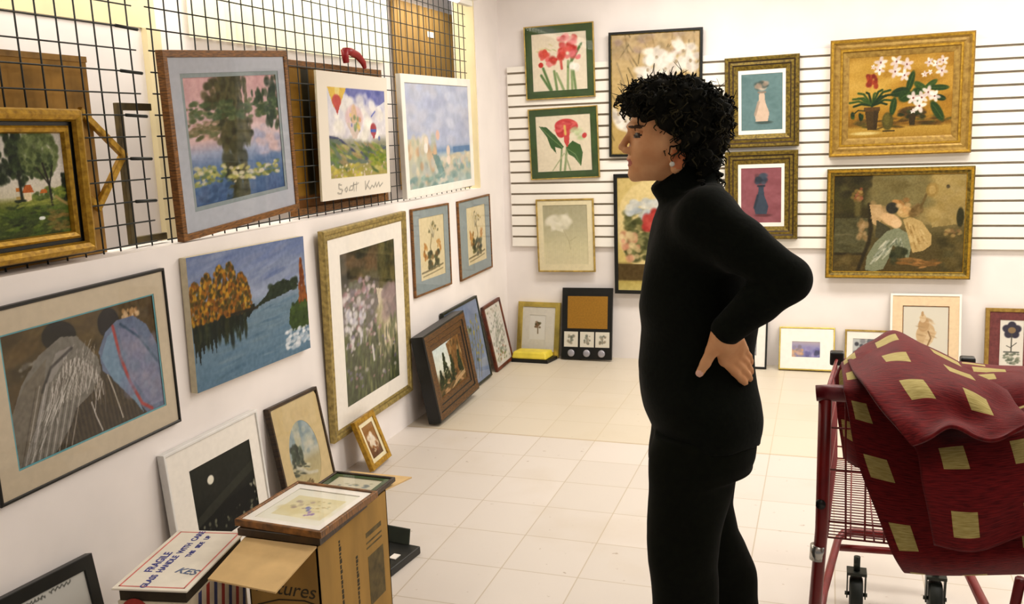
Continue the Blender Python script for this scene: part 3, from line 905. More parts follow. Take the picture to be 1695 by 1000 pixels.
def art_oval_beach(w, h):
    A = Art(w, h, 130, (190, 190, 166), 29)
    A.grad([(0, (110, 138, 148)), (0.3, (156, 170, 172)), (0.5, (190, 190, 176)), (0.62, (178, 168, 130)), (1, (204, 188, 138))])
    A.poly([(0.28, 0.1), (0.5, 0.1), (0.46, 0.5), (0.3, 0.55)], (196, 190, 158), 0.8)
    A.dabs(50, (0.1, 0.1, 0.9, 0.5), 0.06, 0.05, [(120, 144, 152), (176, 184, 184), (204, 200, 178)], al=0.4)
    A.dabs(60, (0.12, 0.36, 0.42, 0.66), 0.03, 0.03, [(56, 68, 56), (74, 88, 70), (44, 54, 44)])
    A.dabs(30, (0.1, 0.62, 0.55, 0.72), 0.06, 0.015, [(70, 76, 60), (196, 190, 160)], rot=(0.2, 0.5))
    A.line([(0.2, 0.62), (0.5, 0.76), (0.75, 0.8)], 0.02, (210, 206, 188), 0.8)
    A.dabs(10, (0.36, 0.84, 0.55, 0.9), 0.025, 0.012, [(140, 110, 60), (110, 90, 52)])
    return A.noise(6, 4)

def art_amber_flower(w, h):
    A = Art(w, h, 90, (170, 110, 40), 31)
    A.grad([(0, (160, 116, 50)), (0.5, (146, 98, 38)), (1, (104, 68, 26))])
    A.dabs(24, (0.25, 0.3, 0.8, 0.8), 0.09, 0.08, [(232, 222, 206), (214, 196, 170), (240, 232, 220)], rot=(-1, 1))
    A.dabs(12, (0.3, 0.6, 0.8, 0.9), 0.05, 0.04, [(110, 66, 24), (150, 92, 36)])
    return A.noise(7, 3)

def art_handwriting(w, h):
    A = Art(w, h, 150, (206, 204, 198), 33)
    for (x0, x1, y) in ((0.46, 0.62, 0.06), (0.66, 0.86, 0.05), (0.1, 0.4, 0.1), (0.2, 0.8, 0.3), (0.2, 0.8, 0.45), (0.2, 0.8, 0.6)):
        n = 16
        A.line([(x0 + (x1 - x0) * k / n + 0.006 * math.sin(k * 2.2), y + 0.02 * math.sin(k * 1.9 + x0 * 9)) for k in range(n + 1)], 0.007, (74, 76, 70))
    return A

def art_sprig(w, h):
    A = Art(w, h, 80, (226, 222, 212), 35)
    A.line([(0.5, 0.35), (0.52, 0.75)], 0.02, (124, 106, 72))
    A.dabs(16, (0.36, 0.3, 0.66, 0.5), 0.06, 0.05, [(112, 90, 60), (140, 112, 84), (96, 92, 56)])
    return A

def art_iris(w, h):
    A = Art(w, h, 130, (234, 222, 200), 37)
    for x0, y0, x1, y1 in ((0.16, 0.72, 0.32, 0.98), (0.34, 0.98, 0.2, 0.6), (0.44, 0.98, 0.4, 0.66), (0.56, 0.98, 0.44, 0.7), (0.64, 0.98, 0.66, 0.5), (0.72, 0.98, 0.72, 0.45), (0.78, 0.98, 0.74, 0.6), (0.66, 0.6, 0.9, 0.22)):
        A.line([(x0, y0), (x1, y1)], 0.022, [(96, 128, 76), (126, 150, 100), (150, 168, 120)][A.r.randint(3)])
    A.dabs(10, (0.12, 0.2, 0.45, 0.34), 0.05, 0.014, [(214, 204, 160), (200, 198, 150)], rot=(0.2, 0.7))
    red = [(206, 66, 56), (220, 92, 84), (186, 48, 42), (226, 120, 120)]
    for cx, cy, s in ((0.28, 0.42, 1.0), (0.65, 0.2, 1.3), (0.64, 0.36, 1.0)):
        A.dabs(int(16 * s), (cx - 0.12 * s, cy - 0.09 * s, cx + 0.12 * s, cy + 0.09 * s), 0.055, 0.045, red, rot=(-1, 1))
    A.ell(0.16, 0.54, 0.045, 0.045, (200, 56, 48)).ell(0.24, 0.34, 0.05, 0.07, (214, 80, 66)).ell(0.42, 0.46, 0.05, 0.03, (206, 70, 60))
    A.dabs(8, (0.72, 0.32, 0.86, 0.46), 0.05, 0.04, [(226, 130, 136), (216, 100, 104)]).dabs(6, (0.24, 0.5, 0.36, 0.58), 0.04, 0.03, [(226, 140, 140)])
    A.dabs(8, (0.7, 0.5, 0.86, 0.66), 0.05, 0.05, [(244, 238, 228)])
    A.line([(0.53, 0.5), (0.54, 0.62)], 0.022, (206, 96, 86))
    return A.noise(5, 4)

def art_anthurium(w, h):
    A = Art(w, h, 130, (230, 218, 194), 39)
    A.line([(0.46, 0.6), (0.42, 0.98)], 0.016, (128, 148, 104)).line([(0.56, 0.56), (0.5, 0.98)], 0.02, (150, 164, 120)).line([(0.5, 0.68), (0.28, 0.98)], 0.01, (176, 178, 140)).line([(0.52, 0.7), (0.6, 0.98)], 0.012, (160, 170, 130))
    A.poly([(0.06, 0.18), (0.2, 0.2), (0.36, 0.36), (0.5, 0.56), (0.46, 0.6), (0.34, 0.56), (0.36, 0.68), (0.26, 0.56), (0.2, 0.38)], (66, 100, 54))
    A.line([(0.08, 0.19), (0.28, 0.4), (0.48, 0.58)], 0.008, (110, 138, 90))
    A.poly([(0.54, 0.58), (0.66, 0.46), (0.8, 0.54), (0.84, 0.68), (0.8, 0.92), (0.68, 0.76), (0.58, 0.7)], (72, 106, 58))
    A.line([(0.56, 0.6), (0.7, 0.7), (0.79, 0.9)], 0.008, (116, 144, 96))
    A.ell(0.56, 0.2, 0.21, 0.13, (204, 74, 74), 0.05, 0.12).ell(0.46, 0.26, 0.1, 0.14, (196, 62, 64), 0, 0.15)
    A.dabs(26, (0.38, 0.1, 0.76, 0.3), 0.05, 0.025, [(216, 96, 94), (190, 60, 64), (224, 120, 112)], al=0.7)
    A.poly([(0.5, 0.3), (0.62, 0.28), (0.6, 0.5), (0.56, 0.58), (0.51, 0.48)], (206, 84, 82))
    A.line([(0.53, 0.2), (0.54, 0.34)], 0.022, (226, 190, 110))
    A.dabs(10, (0.64, 0.26, 0.86, 0.42), 0.06, 0.035, [(238, 230, 206), (196, 206, 160)], rot=(-0.6, 0))
    A.ell(0.88, 0.38, 0.04, 0.05, (200, 76, 76), 0.6)
    return A.noise(5, 4)

def art_pale_lily(w, h):
    A = Art(w, h, 120, (222, 212, 174), 41)
    A.grad([(0, (184, 178, 148)), (0.35, (200, 194, 162)), (0.7, (224, 216, 178)), (1, (232, 222, 186))])
    for k in range(26):
        A.line([(0.05 + 0.036 * k, 0.02), (0.05 + 0.036 * k, 0.98)], 0.004, (160, 152, 122), 0.22)
    A.dabs(20, (0.16, 0.22, 0.56, 0.42), 0.09, 0.05, [(232, 226, 202), (224, 218, 192), (238, 232, 212)], rot=(-1.2, 1.2), al=0.9)
    A.line([(0.46, 0.42), (0.58, 0.62), (0.6, 0.74)], 0.008, (190, 180, 146), 0.6)
    A.line([(0.6, 0.6), (0.72, 0.54)], 0.01, (192, 184, 150), 0.6)
    return A.noise(4, 4)

def art_white_blossoms(w, h):
    A = Art(w, h, 150, (190, 168, 124), 43)
    A.grad([(0, (192, 170, 132)), (0.5, (196, 170, 116)), (1, (186, 158, 96))])
    for k in range(70):
        x, y = A.r.uniform(0, 1), A.r.uniform(0, 1)
        a = A.r.uniform(-2.4, -0.6)
        L = A.r.uniform(0.08, 0.25)
        A.line([(x, y), (x + L * math.cos(a) * 0.8, y + L * math.sin(a))], 0.006, [(130, 116, 84), (148, 132, 104), (112, 98, 66)][A.r.randint(3)], 0.7)
    A.dabs(40, (0, 0, 1, 0.2), 0.04, 0.03, [(170, 150, 146), (160, 142, 110), (186, 160, 120)], al=0.6)
    for cx, cy, s in ((0.52, 0.2, 1.2), (0.42, 0.3, 1), (0.62, 0.3, 1), (0.82, 0.16, 1.1), (0.9, 0.24, 1), (0.74, 0.24, 0.8), (0.16, 0.72, 1), (0.08, 0.66, 0.7), (0.7, 0.62, 1), (0.4, 0.78, 1), (0.55, 0.36, 0.8)):
        A.dabs(int(11 * s), (cx - 0.09 * s, cy - 0.055 * s, cx + 0.09 * s, cy + 0.055 * s), 0.05, 0.028, [(222, 214, 202), (204, 194, 182), (234, 228, 218)], rot=(-1.5, 1.5), al=0.85)
        A.ell(cx, cy, 0.018, 0.016, (172, 156, 130))
    return A.noise(8, 3)

def art_fan_bouquet(w, h):
    A = Art(w, h, 150, (204, 182, 116), 45)
    A.grad([(0, (206, 184, 122)), (0.6, (212, 190, 120)), (0.74, (206, 186, 116)), (0.78, (96, 78, 40)), (0.9, (88, 72, 40)), (0.92, (190, 172, 100)), (1, (206, 190, 120))])
    A.ell(0.5, 0.42, 0.52, 0.4, (222, 202, 146), 0, 0.06).rect(0, 0.76, 1, 0.9, (92, 74, 38))
    A.dabs(150, (0.12, 0.3, 0.8, 0.72), 0.035, 0.025, [(96, 98, 56), (120, 120, 74), (76, 80, 44), (146, 140, 92)], al=0.8)
    A.dabs(50, (0.15, 0.2, 0.6, 0.36), 0.035, 0.025, [(198, 200, 196), (178, 186, 190), (214, 212, 200)])
    A.dabs(26, (0.4, 0.3, 0.6, 0.46), 0.03, 0.03, [(176, 62, 56), (192, 84, 74)])
    A.dabs(24, (0.05, 0.5, 0.3, 0.72), 0.03, 0.03, [(216, 196, 150), (206, 150, 120)])
    return A.noise(8, 3)

def art_vase(ground, vase, shade, seed):
    """plain generic stand-in: a tall vase on a coloured ground"""
    def f(w, h):
        A = Art(w, h, 110, ground, seed)
        A.dabs(40, (0, 0, 1, 1), 0.1, 0.06, [tuple(np.asarray(ground) + 6), tuple(np.asarray(ground) - 8)], al=0.4)
        A.ell(0.55, 0.86, 0.2, 0.03, shade, 0, 0.6, 0.8)
        A.poly([(0.44, 0.34), (0.56, 0.34), (0.58, 0.5), (0.68, 0.7), (0.64, 0.84), (0.36, 0.84), (0.32, 0.7), (0.42, 0.5)], vase)
        A.line([(0.42, 0.5), (0.34, 0.72)], 0.02, tuple(np.asarray(vase) * 0.82)).line([(0.42, 0.33), (0.58, 0.33)], 0.016, tuple(np.asarray(vase) * 0.7))
        A.dabs(16, (0.38, 0.14, 0.62, 0.3), 0.05, 0.04, [vase, shade, tuple(np.asarray(vase) * 0.8)], al=0.8)
        return A.noise(5, 4)
    return f

def art_orchids(w, h):
    A = Art(w, h, 210, (168, 126, 40), 49)
    A.grad([(0, (166, 128, 46)), (0.3, (186, 146, 58)), (0.7, (158, 116, 30)), (0.84, (128, 92, 22)), (0.88, (178, 144, 62)), (1, (160, 124, 44))])
    A.dabs(50, (0.0, 0.1, 0.4, 0.6), 0.12, 0.08, [(196, 160, 78), (186, 148, 60)], al=0.4)
    A.dabs(60, (0.3, 0, 1, 0.8), 0.10, 0.06, [(170, 128, 40), (150, 108, 26), (184, 142, 54)], al=0.4)
    A.dabs(50, (0.1, 0.76, 1, 0.88), 0.07, 0.016, [(92, 66, 16), (120, 88, 24), (76, 58, 16), (70, 70, 20)], al=0.7)
    A.ell(0.17, 0.94, 0.13, 0.02, (206, 186, 124), 0, 0.8)
    dk = [(40, 66, 20), (30, 52, 18), (58, 82, 28), (24, 40, 14)]
    for a, l in ((-1.45, 0.22), (-1.2, 0.2), (-0.75, 0.2), (-0.35, 0.16), (0.2, 0.14), (0.5, 0.2), (0.8, 0.24), (1.1, 0.24), (1.4, 0.2), (-1.7, 0.18), (1.65, 0.14), (-1.05, 0.16), (0.95, 0.16)):
        x1, y1 = 0.235 + l * math.sin(a), 0.56 - l * math.cos(a) * 0.95
        A.line([(0.235, 0.6), (0.235 + (x1 - 0.235) * .6, 0.56 + (y1 - 0.56) * .75), (x1, y1 + 0.02)], 0.013, dk[A.r.randint(3)])
    A.poly([(0.165, 0.65), (0.305, 0.65), (0.285, 0.9), (0.195, 0.9)], (74, 56, 20)).rect(0.155, 0.62, 0.315, 0.67, (92, 66, 26)).poly([(0.25, 0.66), (0.3, 0.66), (0.285, 0.9), (0.25, 0.9)], (56, 42, 14), 0.7)
    A.dabs(40, (0.185, 0.23, 0.275, 0.37), 0.02, 0.026, [(150, 56, 26), (122, 38, 18), (170, 76, 40)])
    A.dabs(10, (0.04, 0.7, 0.06, 0.75), 0.016, 0.03, dk).dabs(10, (0.115, 0.7, 0.14, 0.76), 0.016, 0.03, dk).line([(0.05, 0.7), (0.1, 0.65), (0.16, 0.66)], 0.008, (60, 60, 20))
    A.ell(0.39, 0.8, 0.055, 0.11, (84, 76, 24)).ell(0.38, 0.78, 0.03, 0.07, (100, 92, 34), 0, 0.6).rect(0.34, 0.91, 0.46, 0.93, (62, 50, 16))
    A.ell(0.62, 0.7, 0.13, 0.07, (92, 66, 22)).dabs(20, (0.5, 0.68, 0.75, 0.76), 0.03, 0.02, [(40, 50, 18), (70, 56, 20)]).poly([(0.59, 0.74), (0.66, 0.74), (0.65, 0.86), (0.6, 0.86)], (58, 46, 16))
    for cx, cy, rx, ry, a in ((0.60, 0.33, 0.032, 0.13, 0.25), (0.5, 0.45, 0.045, 0.10, 1.3), (0.44, 0.62, 0.032, 0.11, 0.15), (0.55, 0.5, 0.06, 0.08, 0.9), (0.7, 0.4, 0.035, 0.10, -0.9), (0.79, 0.38, 0.03, 0.09, 0.9), (0.87, 0.42, 0.03, 0.11, 1.6), (0.86, 0.7, 0.042, 0.14, -0.5), (0.66, 0.5, 0.06, 0.1, 0.2), (0.88, 0.54, 0.03, 0.07, 1.9)):
        A.ell(cx, cy, rx, ry, dk[A.r.randint(3)], a, 0.3)
        A.line([(cx - ry * .7 * math.sin(-a), cy - ry * .7 * math.cos(a)), (cx + ry * .7 * math.sin(-a), cy + ry * .7 * math.cos(a))], 0.004, (90, 112, 48), 0.5)
    wh = [(226, 214, 206), (206, 190, 184), (236, 228, 220), (214, 196, 190)]
    for cx, cy, s in ((0.31, 0.08, 1), (0.30, 0.17, .8), (0.24, 0.13, .4), (0.46, 0.08, 1), (0.45, 0.2, 1), (0.56, 0.12, 1), (0.54, 0.25, .9), (0.77, 0.11, .7), (0.84, 0.13, .7), (0.9, 0.1, .8), (0.89, 0.22, .9), (0.73, 0.25, .5), (0.78, 0.23, .4), (0.63, 0.53, 1), (0.71, 0.53, 1), (0.77, 0.47, 1), (0.83, 0.52, .9), (0.69, 0.63, 1.1), (0.63, 0.69, .4)):
        s *= 1.3
        A.ell(cx, cy, 0.02 * s, 0.03 * s, (196, 176, 160), 0, 0.8)
        a0 = A.r.uniform(0, 6)
        for k in range(5):
            a = a0 + k * 1.257 + A.r.uniform(-.2, .2)
            A.ell(cx + 0.027 * s * math.cos(a), cy + 0.035 * s * math.sin(a), 0.014 * s, 0.028 * s, wh[A.r.randint(4)], a + 1.57, 0.6, 0.9)
        A.ell(cx, cy, 0.007 * s, 0.010 * s, (130, 76, 66))
    return A.noise(8, 2)

def art_seated_pair(w, h):
    A = Art(w, h, 210, (104, 92, 52), 51)
    A.grad([(0, (112, 100, 62)), (0.5, (122, 108, 66)), (0.62, (88, 78, 42)), (1, (84, 70, 34))])
    A.rect(0, 0, 0.3, 0.62, (58, 50, 20)).dabs(60, (0, 0, 0.28, 0.42), 0.06, 0.05, [(66, 58, 24), (46, 40, 14), (74, 70, 32)], al=0.6)
    A.rect(0.31, 0.0, 0.72, 0.5, (120, 108, 66)).poly([(0.6, 0.0), (1, 0), (1, 0.5), (0.76, 0.54), (0.72, 0.3)], (158, 138, 86)).dabs(60, (0.68, 0.02, 0.98, 0.5), 0.07, 0.05, [(168, 146, 92), (150, 130, 80), (160, 138, 78)], al=0.5)
    A.dabs(60, (0.3, 0.0, 0.72, 0.3), 0.08, 0.05, [(126, 114, 70), (112, 100, 58), (118, 110, 72)], al=0.5)
    A.dabs(20, (0.14, 0.14, 0.22, 0.26), 0.02, 0.02, [(160, 128, 74), (126, 104, 50), (150, 90, 60)]).line([(0.19, 0.28), (0.19, 0.4)], 0.03, (106, 96, 52), 0.8)
    A.rect(0.01, 0.44, 0.27, 0.80, (84, 80, 50)).rect(0.01, 0.6, 0.27, 0.62, (104, 98, 66)).rect(0.01, 0.8, 0.25, 0.83, (50, 42, 18)).dabs(40, (0.02, 0.44, 0.27, 0.8), 0.06, 0.03, [(92, 88, 58), (72, 70, 42), (98, 92, 58)], al=0.5)
    A.dabs(20, (0.2, 0.46, 0.27, 0.66), 0.02, 0.03, [(160, 132, 90), (140, 116, 74)], al=0.7)
    A.dabs(30, (0.04, 0.83, 0.22, 0.98), 0.05, 0.03, [(104, 88, 46), (84, 72, 36)], al=0.6)
    A.line([(0.28, 0.3), (0.3, 0.55), (0.28, 0.7), (0.2, 1.0)], 0.018, (46, 38, 14), 0.9)
    A.poly([(0.28, 0.3), (0.37, 0.3), (0.4, 0.42), (0.34, 0.52), (0.31, 0.5)], (186, 156, 110)).dabs(20, (0.3, 0.3, 0.42, 0.5), 0.025, 0.03, [(196, 166, 122), (170, 140, 96)], al=0.6)
    A.poly([(0.34, 0.46), (0.45, 0.55), (0.4, 0.66), (0.33, 0.64)], (74, 70, 46))
    # the wide pale blue skirt of the left figure
    A.poly([(0.26, 0.98), (0.27, 0.84), (0.33, 0.7), (0.42, 0.58), (0.5, 0.54), (0.58, 0.6), (0.61, 0.74), (0.59, 0.88), (0.53, 0.78), (0.47, 0.72), (0.44, 0.86), (0.4, 0.97), (0.32, 1.0)], (132, 136, 108))
    for k in range(70):
        t = A.r.uniform(0, 1)
        a = A.r.uniform(0, 1)
        x0, y0 = 0.46 + 0.06 * a, 0.58 + 0.02 * a
        x1, y1 = (0.29 + 0.15 * a, 0.93 - 0.1 * a) if t < .65 else (0.54 + 0.06 * a, 0.84)
        f = A.r.uniform(0.2, 0.9)
        xm, ym = x0 + (x1 - x0) * f, y0 + (y1 - y0) * f
        A.line([(xm, ym), (xm + (x1 - x0) * .16 - .012, ym + (y1 - y0) * .16)], 0.007, [(186, 184, 160), (160, 164, 144), (98, 106, 84), (200, 196, 176)][A.r.randint(4)], 0.65)
    A.dabs(26, (0.47, 0.76, 0.57, 0.9), 0.03, 0.03, [(64, 66, 38), (50, 54, 30)])
    # the right figure in a cream dress
    A.poly([(0.54, 0.46), (0.6, 0.43), (0.68, 0.48), (0.76, 0.62), (0.76, 0.72), (0.7, 0.78), (0.62, 0.8), (0.58, 0.62)], (184, 158, 104))
    for k in range(44):
        a, f = A.r.uniform(0, 1), A.r.uniform(0, .8)
        x0, y0, x1, y1 = 0.56 + 0.1 * a, 0.48 + 0.04 * a, 0.62 + 0.14 * a, 0.8 - 0.08 * a
        A.line([(x0 + (x1 - x0) * f, y0 + (y1 - y0) * f), (x0 + (x1 - x0) * (f + .2), y0 + (y1 - y0) * (f + .2))], 0.007, [(206, 182, 130), (146, 116, 64), (196, 168, 112)][A.r.randint(3)], 0.6)
    A.ell(0.45, 0.46, 0.085, 0.06, (206, 172, 126), 0.5).ell(0.49, 0.5, 0.04, 0.05, (214, 182, 138)).ell(0.55, 0.38, 0.06, 0.06, (190, 158, 102)).ell(0.5, 0.29, 0.05, 0.03, (176, 134, 80), 0.4)
    A.ell(0.455, 0.34, 0.048, 0.058, (52, 50, 38), 0.4).dabs(12, (0.5, 0.26, 0.6, 0.4), 0.025, 0.02, [(186, 146, 92), (150, 112, 64), (200, 168, 118)])
    A.dabs(24, (0.6, 0.32, 0.68, 0.42), 0.022, 0.03, [(106, 84, 44), (130, 106, 62)], al=0.7).line([(0.67, 0.34), (0.71, 0.2)], 0.012, (104, 86, 44))
    A.ell(0.75, 0.16, 0.045, 0.07, (150, 124, 66), 0, 0.4).ell(0.75, 0.16, 0.026, 0.045, (172, 146, 88), 0, 0.4).ell(0.866, 0.13, 0.014, 0.02, (84, 72, 44))
    A.ell(0.965, 0.44, 0.028, 0.1, (54, 52, 24)).dabs(40, (0.82, 0.6, 1.0, 0.98), 0.05, 0.04, [(84, 74, 36), (66, 60, 28), (104, 90, 48)], al=0.7)
    A.dabs(12, (0.86, 0.56, 0.98, 0.64), 0.02, 0.016, [(160, 136, 84), (140, 110, 70)])
    A.dabs(26, (0.54, 0.86, 0.8, 0.95), 0.05, 0.012, [(170, 122, 66), (146, 104, 52), (118, 88, 44)], al=0.8)
    return A.noise(8, 2)

def art_small_harbour(w, h):
    A = Art(w, h, 80, (150, 150, 180), 53)
    A.grad([(0, (190, 176, 180)), (0.4, (150, 146, 186)), (1, (130, 130, 170))])
    A.dabs(30, (0, 0.3, 0.4, 1), 0.1, 0.1, [(206, 168, 130), (150, 140, 150), (190, 160, 150)])
    A.dabs(20, (0.5, 0.4, 1, 1), 0.1, 0.1, [(120, 116, 166), (160, 150, 190), (90, 90, 120)])
    return A

def art_dark_pansy(w, h):
    A = Art(w, h, 80, (196, 198, 196), 55)
    A.dabs(26, (0.1, 0.1, 0.9, 0.8), 0.1, 0.1, [(90, 92, 106), (130, 130, 134), (60, 62, 70)])
    return A

def art_shell(w, h):
    A = Art(w, h, 120, (222, 216, 200), 57)
    sh = [(206, 178, 138), (190, 158, 116), (218, 194, 158), (176, 148, 108)]
    A.ell(0.5, 0.5, 0.2, 0.2, sh[0], 0.3, 0.1).ell(0.46, 0.34, 0.12, 0.13, sh[1], 0.2, 0.15).ell(0.44, 0.22, 0.07, 0.08, sh[2], 0, 0.2).ell(0.43, 0.14, 0.03, 0.05, sh[1], 0, 0.2)
    A.poly([(0.6, 0.4), (0.74, 0.48), (0.66, 0.64), (0.5, 0.82), (0.46, 0.66)], sh[2], 0.9)
    A.dabs(20, (0.34, 0.2, 0.68, 0.7), 0.06, 0.014, sh, rot=(0.1, 0.5), al=0.6)
    A.line([(0.56, 0.46), (0.62, 0.58), (0.52, 0.78)], 0.012, (150, 118, 80))
    return A

def art_potted_topiary(w, h):
    A = Art(w, h, 120, (232, 226, 214), 59)
    for k in range(5):
        a = k * 1.257 - 1.57
        A.ell(0.5 + 0.2 * math.cos(a), 0.2 + 0.085 * math.sin(a), 0.2, 0.075, (66, 62, 76), a, 0.3)
    A.ell(0.5, 0.2, 0.16, 0.06, (150, 126, 92))
    A.line([(0.5, 0.28), (0.49, 0.6)], 0.01, (82, 80, 70)).line([(0.49, 0.52), (0.7, 0.44)], 0.007, (82, 80, 70)).line([(0.49, 0.54), (0.3, 0.5)], 0.007, (82, 80, 70))
    A.line([(0.2, 0.62), (0.8, 0.62)], 0.012, (92, 96, 88)).dabs(30, (0.2, 0.64, 0.8, 0.86), 0.03, 0.022, [(120, 128, 110), (150, 152, 132), (92, 100, 84)])
    return A

def art_pale_sketch(w, h):
    A = Art(w, h, 120, (242, 238, 222), 61)
    A.rect(0.14, 0.2, 0.9, 0.82, (232, 222, 182)).dabs(20, (0.16, 0.24, 0.86, 0.8), 0.12, 0.08, [(226, 212, 164), (236, 228, 196)], al=0.5)
    A.dabs(12, (0.24, 0.3, 0.5, 0.56), 0.03, 0.03, [(196, 184, 150), (180, 160, 150)], al=0.7)
    A.dabs(5, (0.46, 0.46, 0.56, 0.6), 0.022, 0.03, [(140, 144, 190)]).dabs(5, (0.6, 0.62, 0.7, 0.76), 0.022, 0.03, [(168, 140, 186)])
    A.dabs(12, (0.5, 0.3, 0.8, 0.6), 0.02, 0.016, [(176, 176, 140), (200, 180, 130)], al=0.7)
    return A

def art_green_card(w, h):
    A = Art(w, h, 90, (214, 208, 184), 63)
    A.dabs(24, (0.15, 0.2, 0.85, 0.8), 0.06, 0.04, [(130, 140, 140), (96, 110, 116), (180, 176, 150)])
    return A

HUNG_L, HUNG_G, HUNG_B = 'pictures hung below the ledge', 'pictures standing against the wire grid', 'pictures hung on the back wall'
LEAN_L, LEAN_B = 'pictures leaning along the left wall', 'pictures leaning along the back wall'

# ------------------------------------------------------------------ pictures on the ledge in front of the grid
gprof = [(0, 0), (0, .03), (.006, .052), (.02, .06), (.034, .052), (.04, .038), (.041, .03), (.052, .03), (.053, .036), (.06, .042), (.072, .036), (.076, .024), (.076, .002)]
picture('framed_painting', 'gold framed oil landscape with a tall tree and orange-roofed houses', 'painting', HUNG_G, 'L', (0.012, -4.362, 1.548), .62, .462, 0, -.005, .06, .076,
        [M_GOLD, M_BLACK], art_tree_landscape, gprof, [0, 0, 0, 0, 0, 1, 1, 1, 0, 0, 0, 0, 0], glass=False, artname='canvas', gain=1.25)
picture('framed_print', 'wood framed water-lily print with blue-grey mat, largest picture on the ledge', 'framed print', HUNG_G, 'L', (0.011, -3.235, 1.668), .815, .697, -.032, .068, .03, .026,
        M_WOOD, art_lake, mats=[('mat', M_BLUEMAT, (.090, .077, .084, .100)), ('inner_mat', M_SLATEMAT, (.106, .093, .100, .116))], ins=(.106, .093, .100, .116), artname='print')
picture('balloon_poster', 'unframed hot air balloon poster with white border, red clamp above it', 'poster', HUNG_G, 'L', (-0.012, -2.201, 1.668), .736, .616, -.018, -.006, .012, 0,
        None, art_balloons, glass=False, artname='poster_sheet')
picture('framed_painting', 'white framed pale blue beach scene, last picture on the ledge before the corner', 'painting', HUNG_G, 'L', (0.012, -1.156, 1.661), 1.07, .70, 0.0, .012, .03, .048,
        M_WHITEF, art_beach, glass=False, artname='canvas')
def art_brown_back(w, h):
    A = Art(w, h, 90, (150, 112, 30), 65)
    A.dabs(30, (0, 0, 1, 1), 0.05, 0.2, [(160, 120, 34), (136, 98, 24), (170, 132, 50)], al=0.6).rect(0.12, 0, 0.2, 1, (44, 40, 18), 0.9).rect(0.0, 0.92, 1, 1, (120, 78, 22))
    return A.noise(7, 4)
picture('framed_painting', 'gold and brown framed picture seen through the grid behind the balloon poster', 'painting', 'pictures behind the wire grid', 'L', (-0.09, -2.209, 1.664), .979, .724, 0, 0, .03, .035,
        M_WOOD, art_brown_back, glass=False, artname='canvas')

# ------------------------------------------------------------------ pictures hung below the ledge
picture('framed_pastel', 'black edged pastel of two shawled figures seen from behind', 'framed picture', HUNG_L, 'L', (0.023, -4.165, .923), .80, .579, 0, .016, .02, .010,
        M_BLACK, art_two_figures, mats=[('mat', M_BEIGEMAT, (.080, .064, .082, .082)), ('mat_edge', M_TURQ, (.086, .070, .087, .087))], ins=(.086, .070, .087, .087), artname='pastel')
picture('canvas_painting', 'unframed canvas of a blue lake with orange autumn trees', 'painting', HUNG_L, 'L', (0.033, -3.259, .975), .813, .518, 0, -.014, .03, 0,
        None, art_autumn_lake, glass=False, artname='canvas')
picture('framed_print', 'tall champagne gold framed print of a flowery garden path with white mat', 'framed print', HUNG_L, 'L', (0.046, -2.253, .719), .906, 1.045, -.024, .018, .03, .05,
        M_CHAMP, art_garden_path, [(0, 0), (0, .024), (.006, .03), (.02, .028), (.028, .022), (.040, .026), (.05, .02), (.05, .002)], mats=[('mat', M_PAPER, (.16, .15, .135, .135))], ins=(.16, .15, .135, .135))
picture('framed_print', 'blue-grey matted harbour sketch, left one of the small pair near the corner', 'framed print', HUNG_L, 'L', (0.018, -1.375, .981), .554, .520, 0, -.011, .015, .012,
        M_WOOD, art_birds(67, False), mats=[('mat', M_SLATEMAT, (.10, .085, .062, .085))], ins=(.10, .085, .062, .085))
picture('framed_print', 'blue-grey matted bird sketch, right one of the small pair near the corner', 'framed print', HUNG_L, 'L', (0.018, -.641, .974), .599, .526, 0, .013, .015, .012,
        M_WOOD, art_birds(68, True), mats=[('mat', M_SLATEMAT, (.15, .10, .06, .08))], ins=(.15, .10, .06, .08))

# ------------------------------------------------------------------ pictures standing on the floor along the left wall
picture('framed_painting', 'conifer painting in a deep dark walnut frame, standing on the floor', 'painting', LEAN_L, 'L', (0.162, -1.489, .294), .645, .520, .150, .05, .08, .118,
        [M_FOREST, M_BLACK], art_conifers, [(0, 0), (0, .076), (.010, .080), (.045, .076), (.05, .070), (.08, .072), (.085, .066), (.108, .064), (.118, .060), (.118, .004)], [1, 1, 0, 1, 0, 1, 0, 0, 0, 0], glass=False, artname='canvas')
picture('framed_print', 'blue paper print in a thin dark frame, behind the walnut framed conifers', 'framed print', LEAN_L, 'L', (0.073, -1.000, .290), .601, .569, .158, .017, .022, .016,
        mat('dark_green_frame', (36, 40, 26), .45, var=.2), art_blue_sprays)
picture('framed_print', 'narrow red-brown framed print of grey flowers, nearest the corner on the left', 'framed print', LEAN_L, 'L', (0.067, -.400, .241), .358, .472, .191, .033, .02, .022,
        M_RED, art_grey_florals)
picture('framed_photo', 'white framed dark night photograph with a small white moon', 'framed photo', LEAN_L, 'L', (0.054, -3.598, .276), .583, .55, .077, 0, .03, .012,
        mat('silver_white_frame', (226, 224, 220), .4, var=.03), art_moon_town, mats=[('mat', M_PAPER, (.125, .075, .105, .125))], ins=(.125, .075, .105, .125), artname='photograph', glass=False)
picture('framed_print', 'oval seascape in a tan mat and thin dark frame, leaning behind the cardboard box', 'framed print', LEAN_L, 'L', (0.073, -3.025, .264), .399, .52, .177, -.018, .025, .014,
        M_DKWOOD, art_oval_beach, ins=(.07, .07, .08, .08), oval=(.0, -.015, .118, .165, M_TANMAT), artname='print')
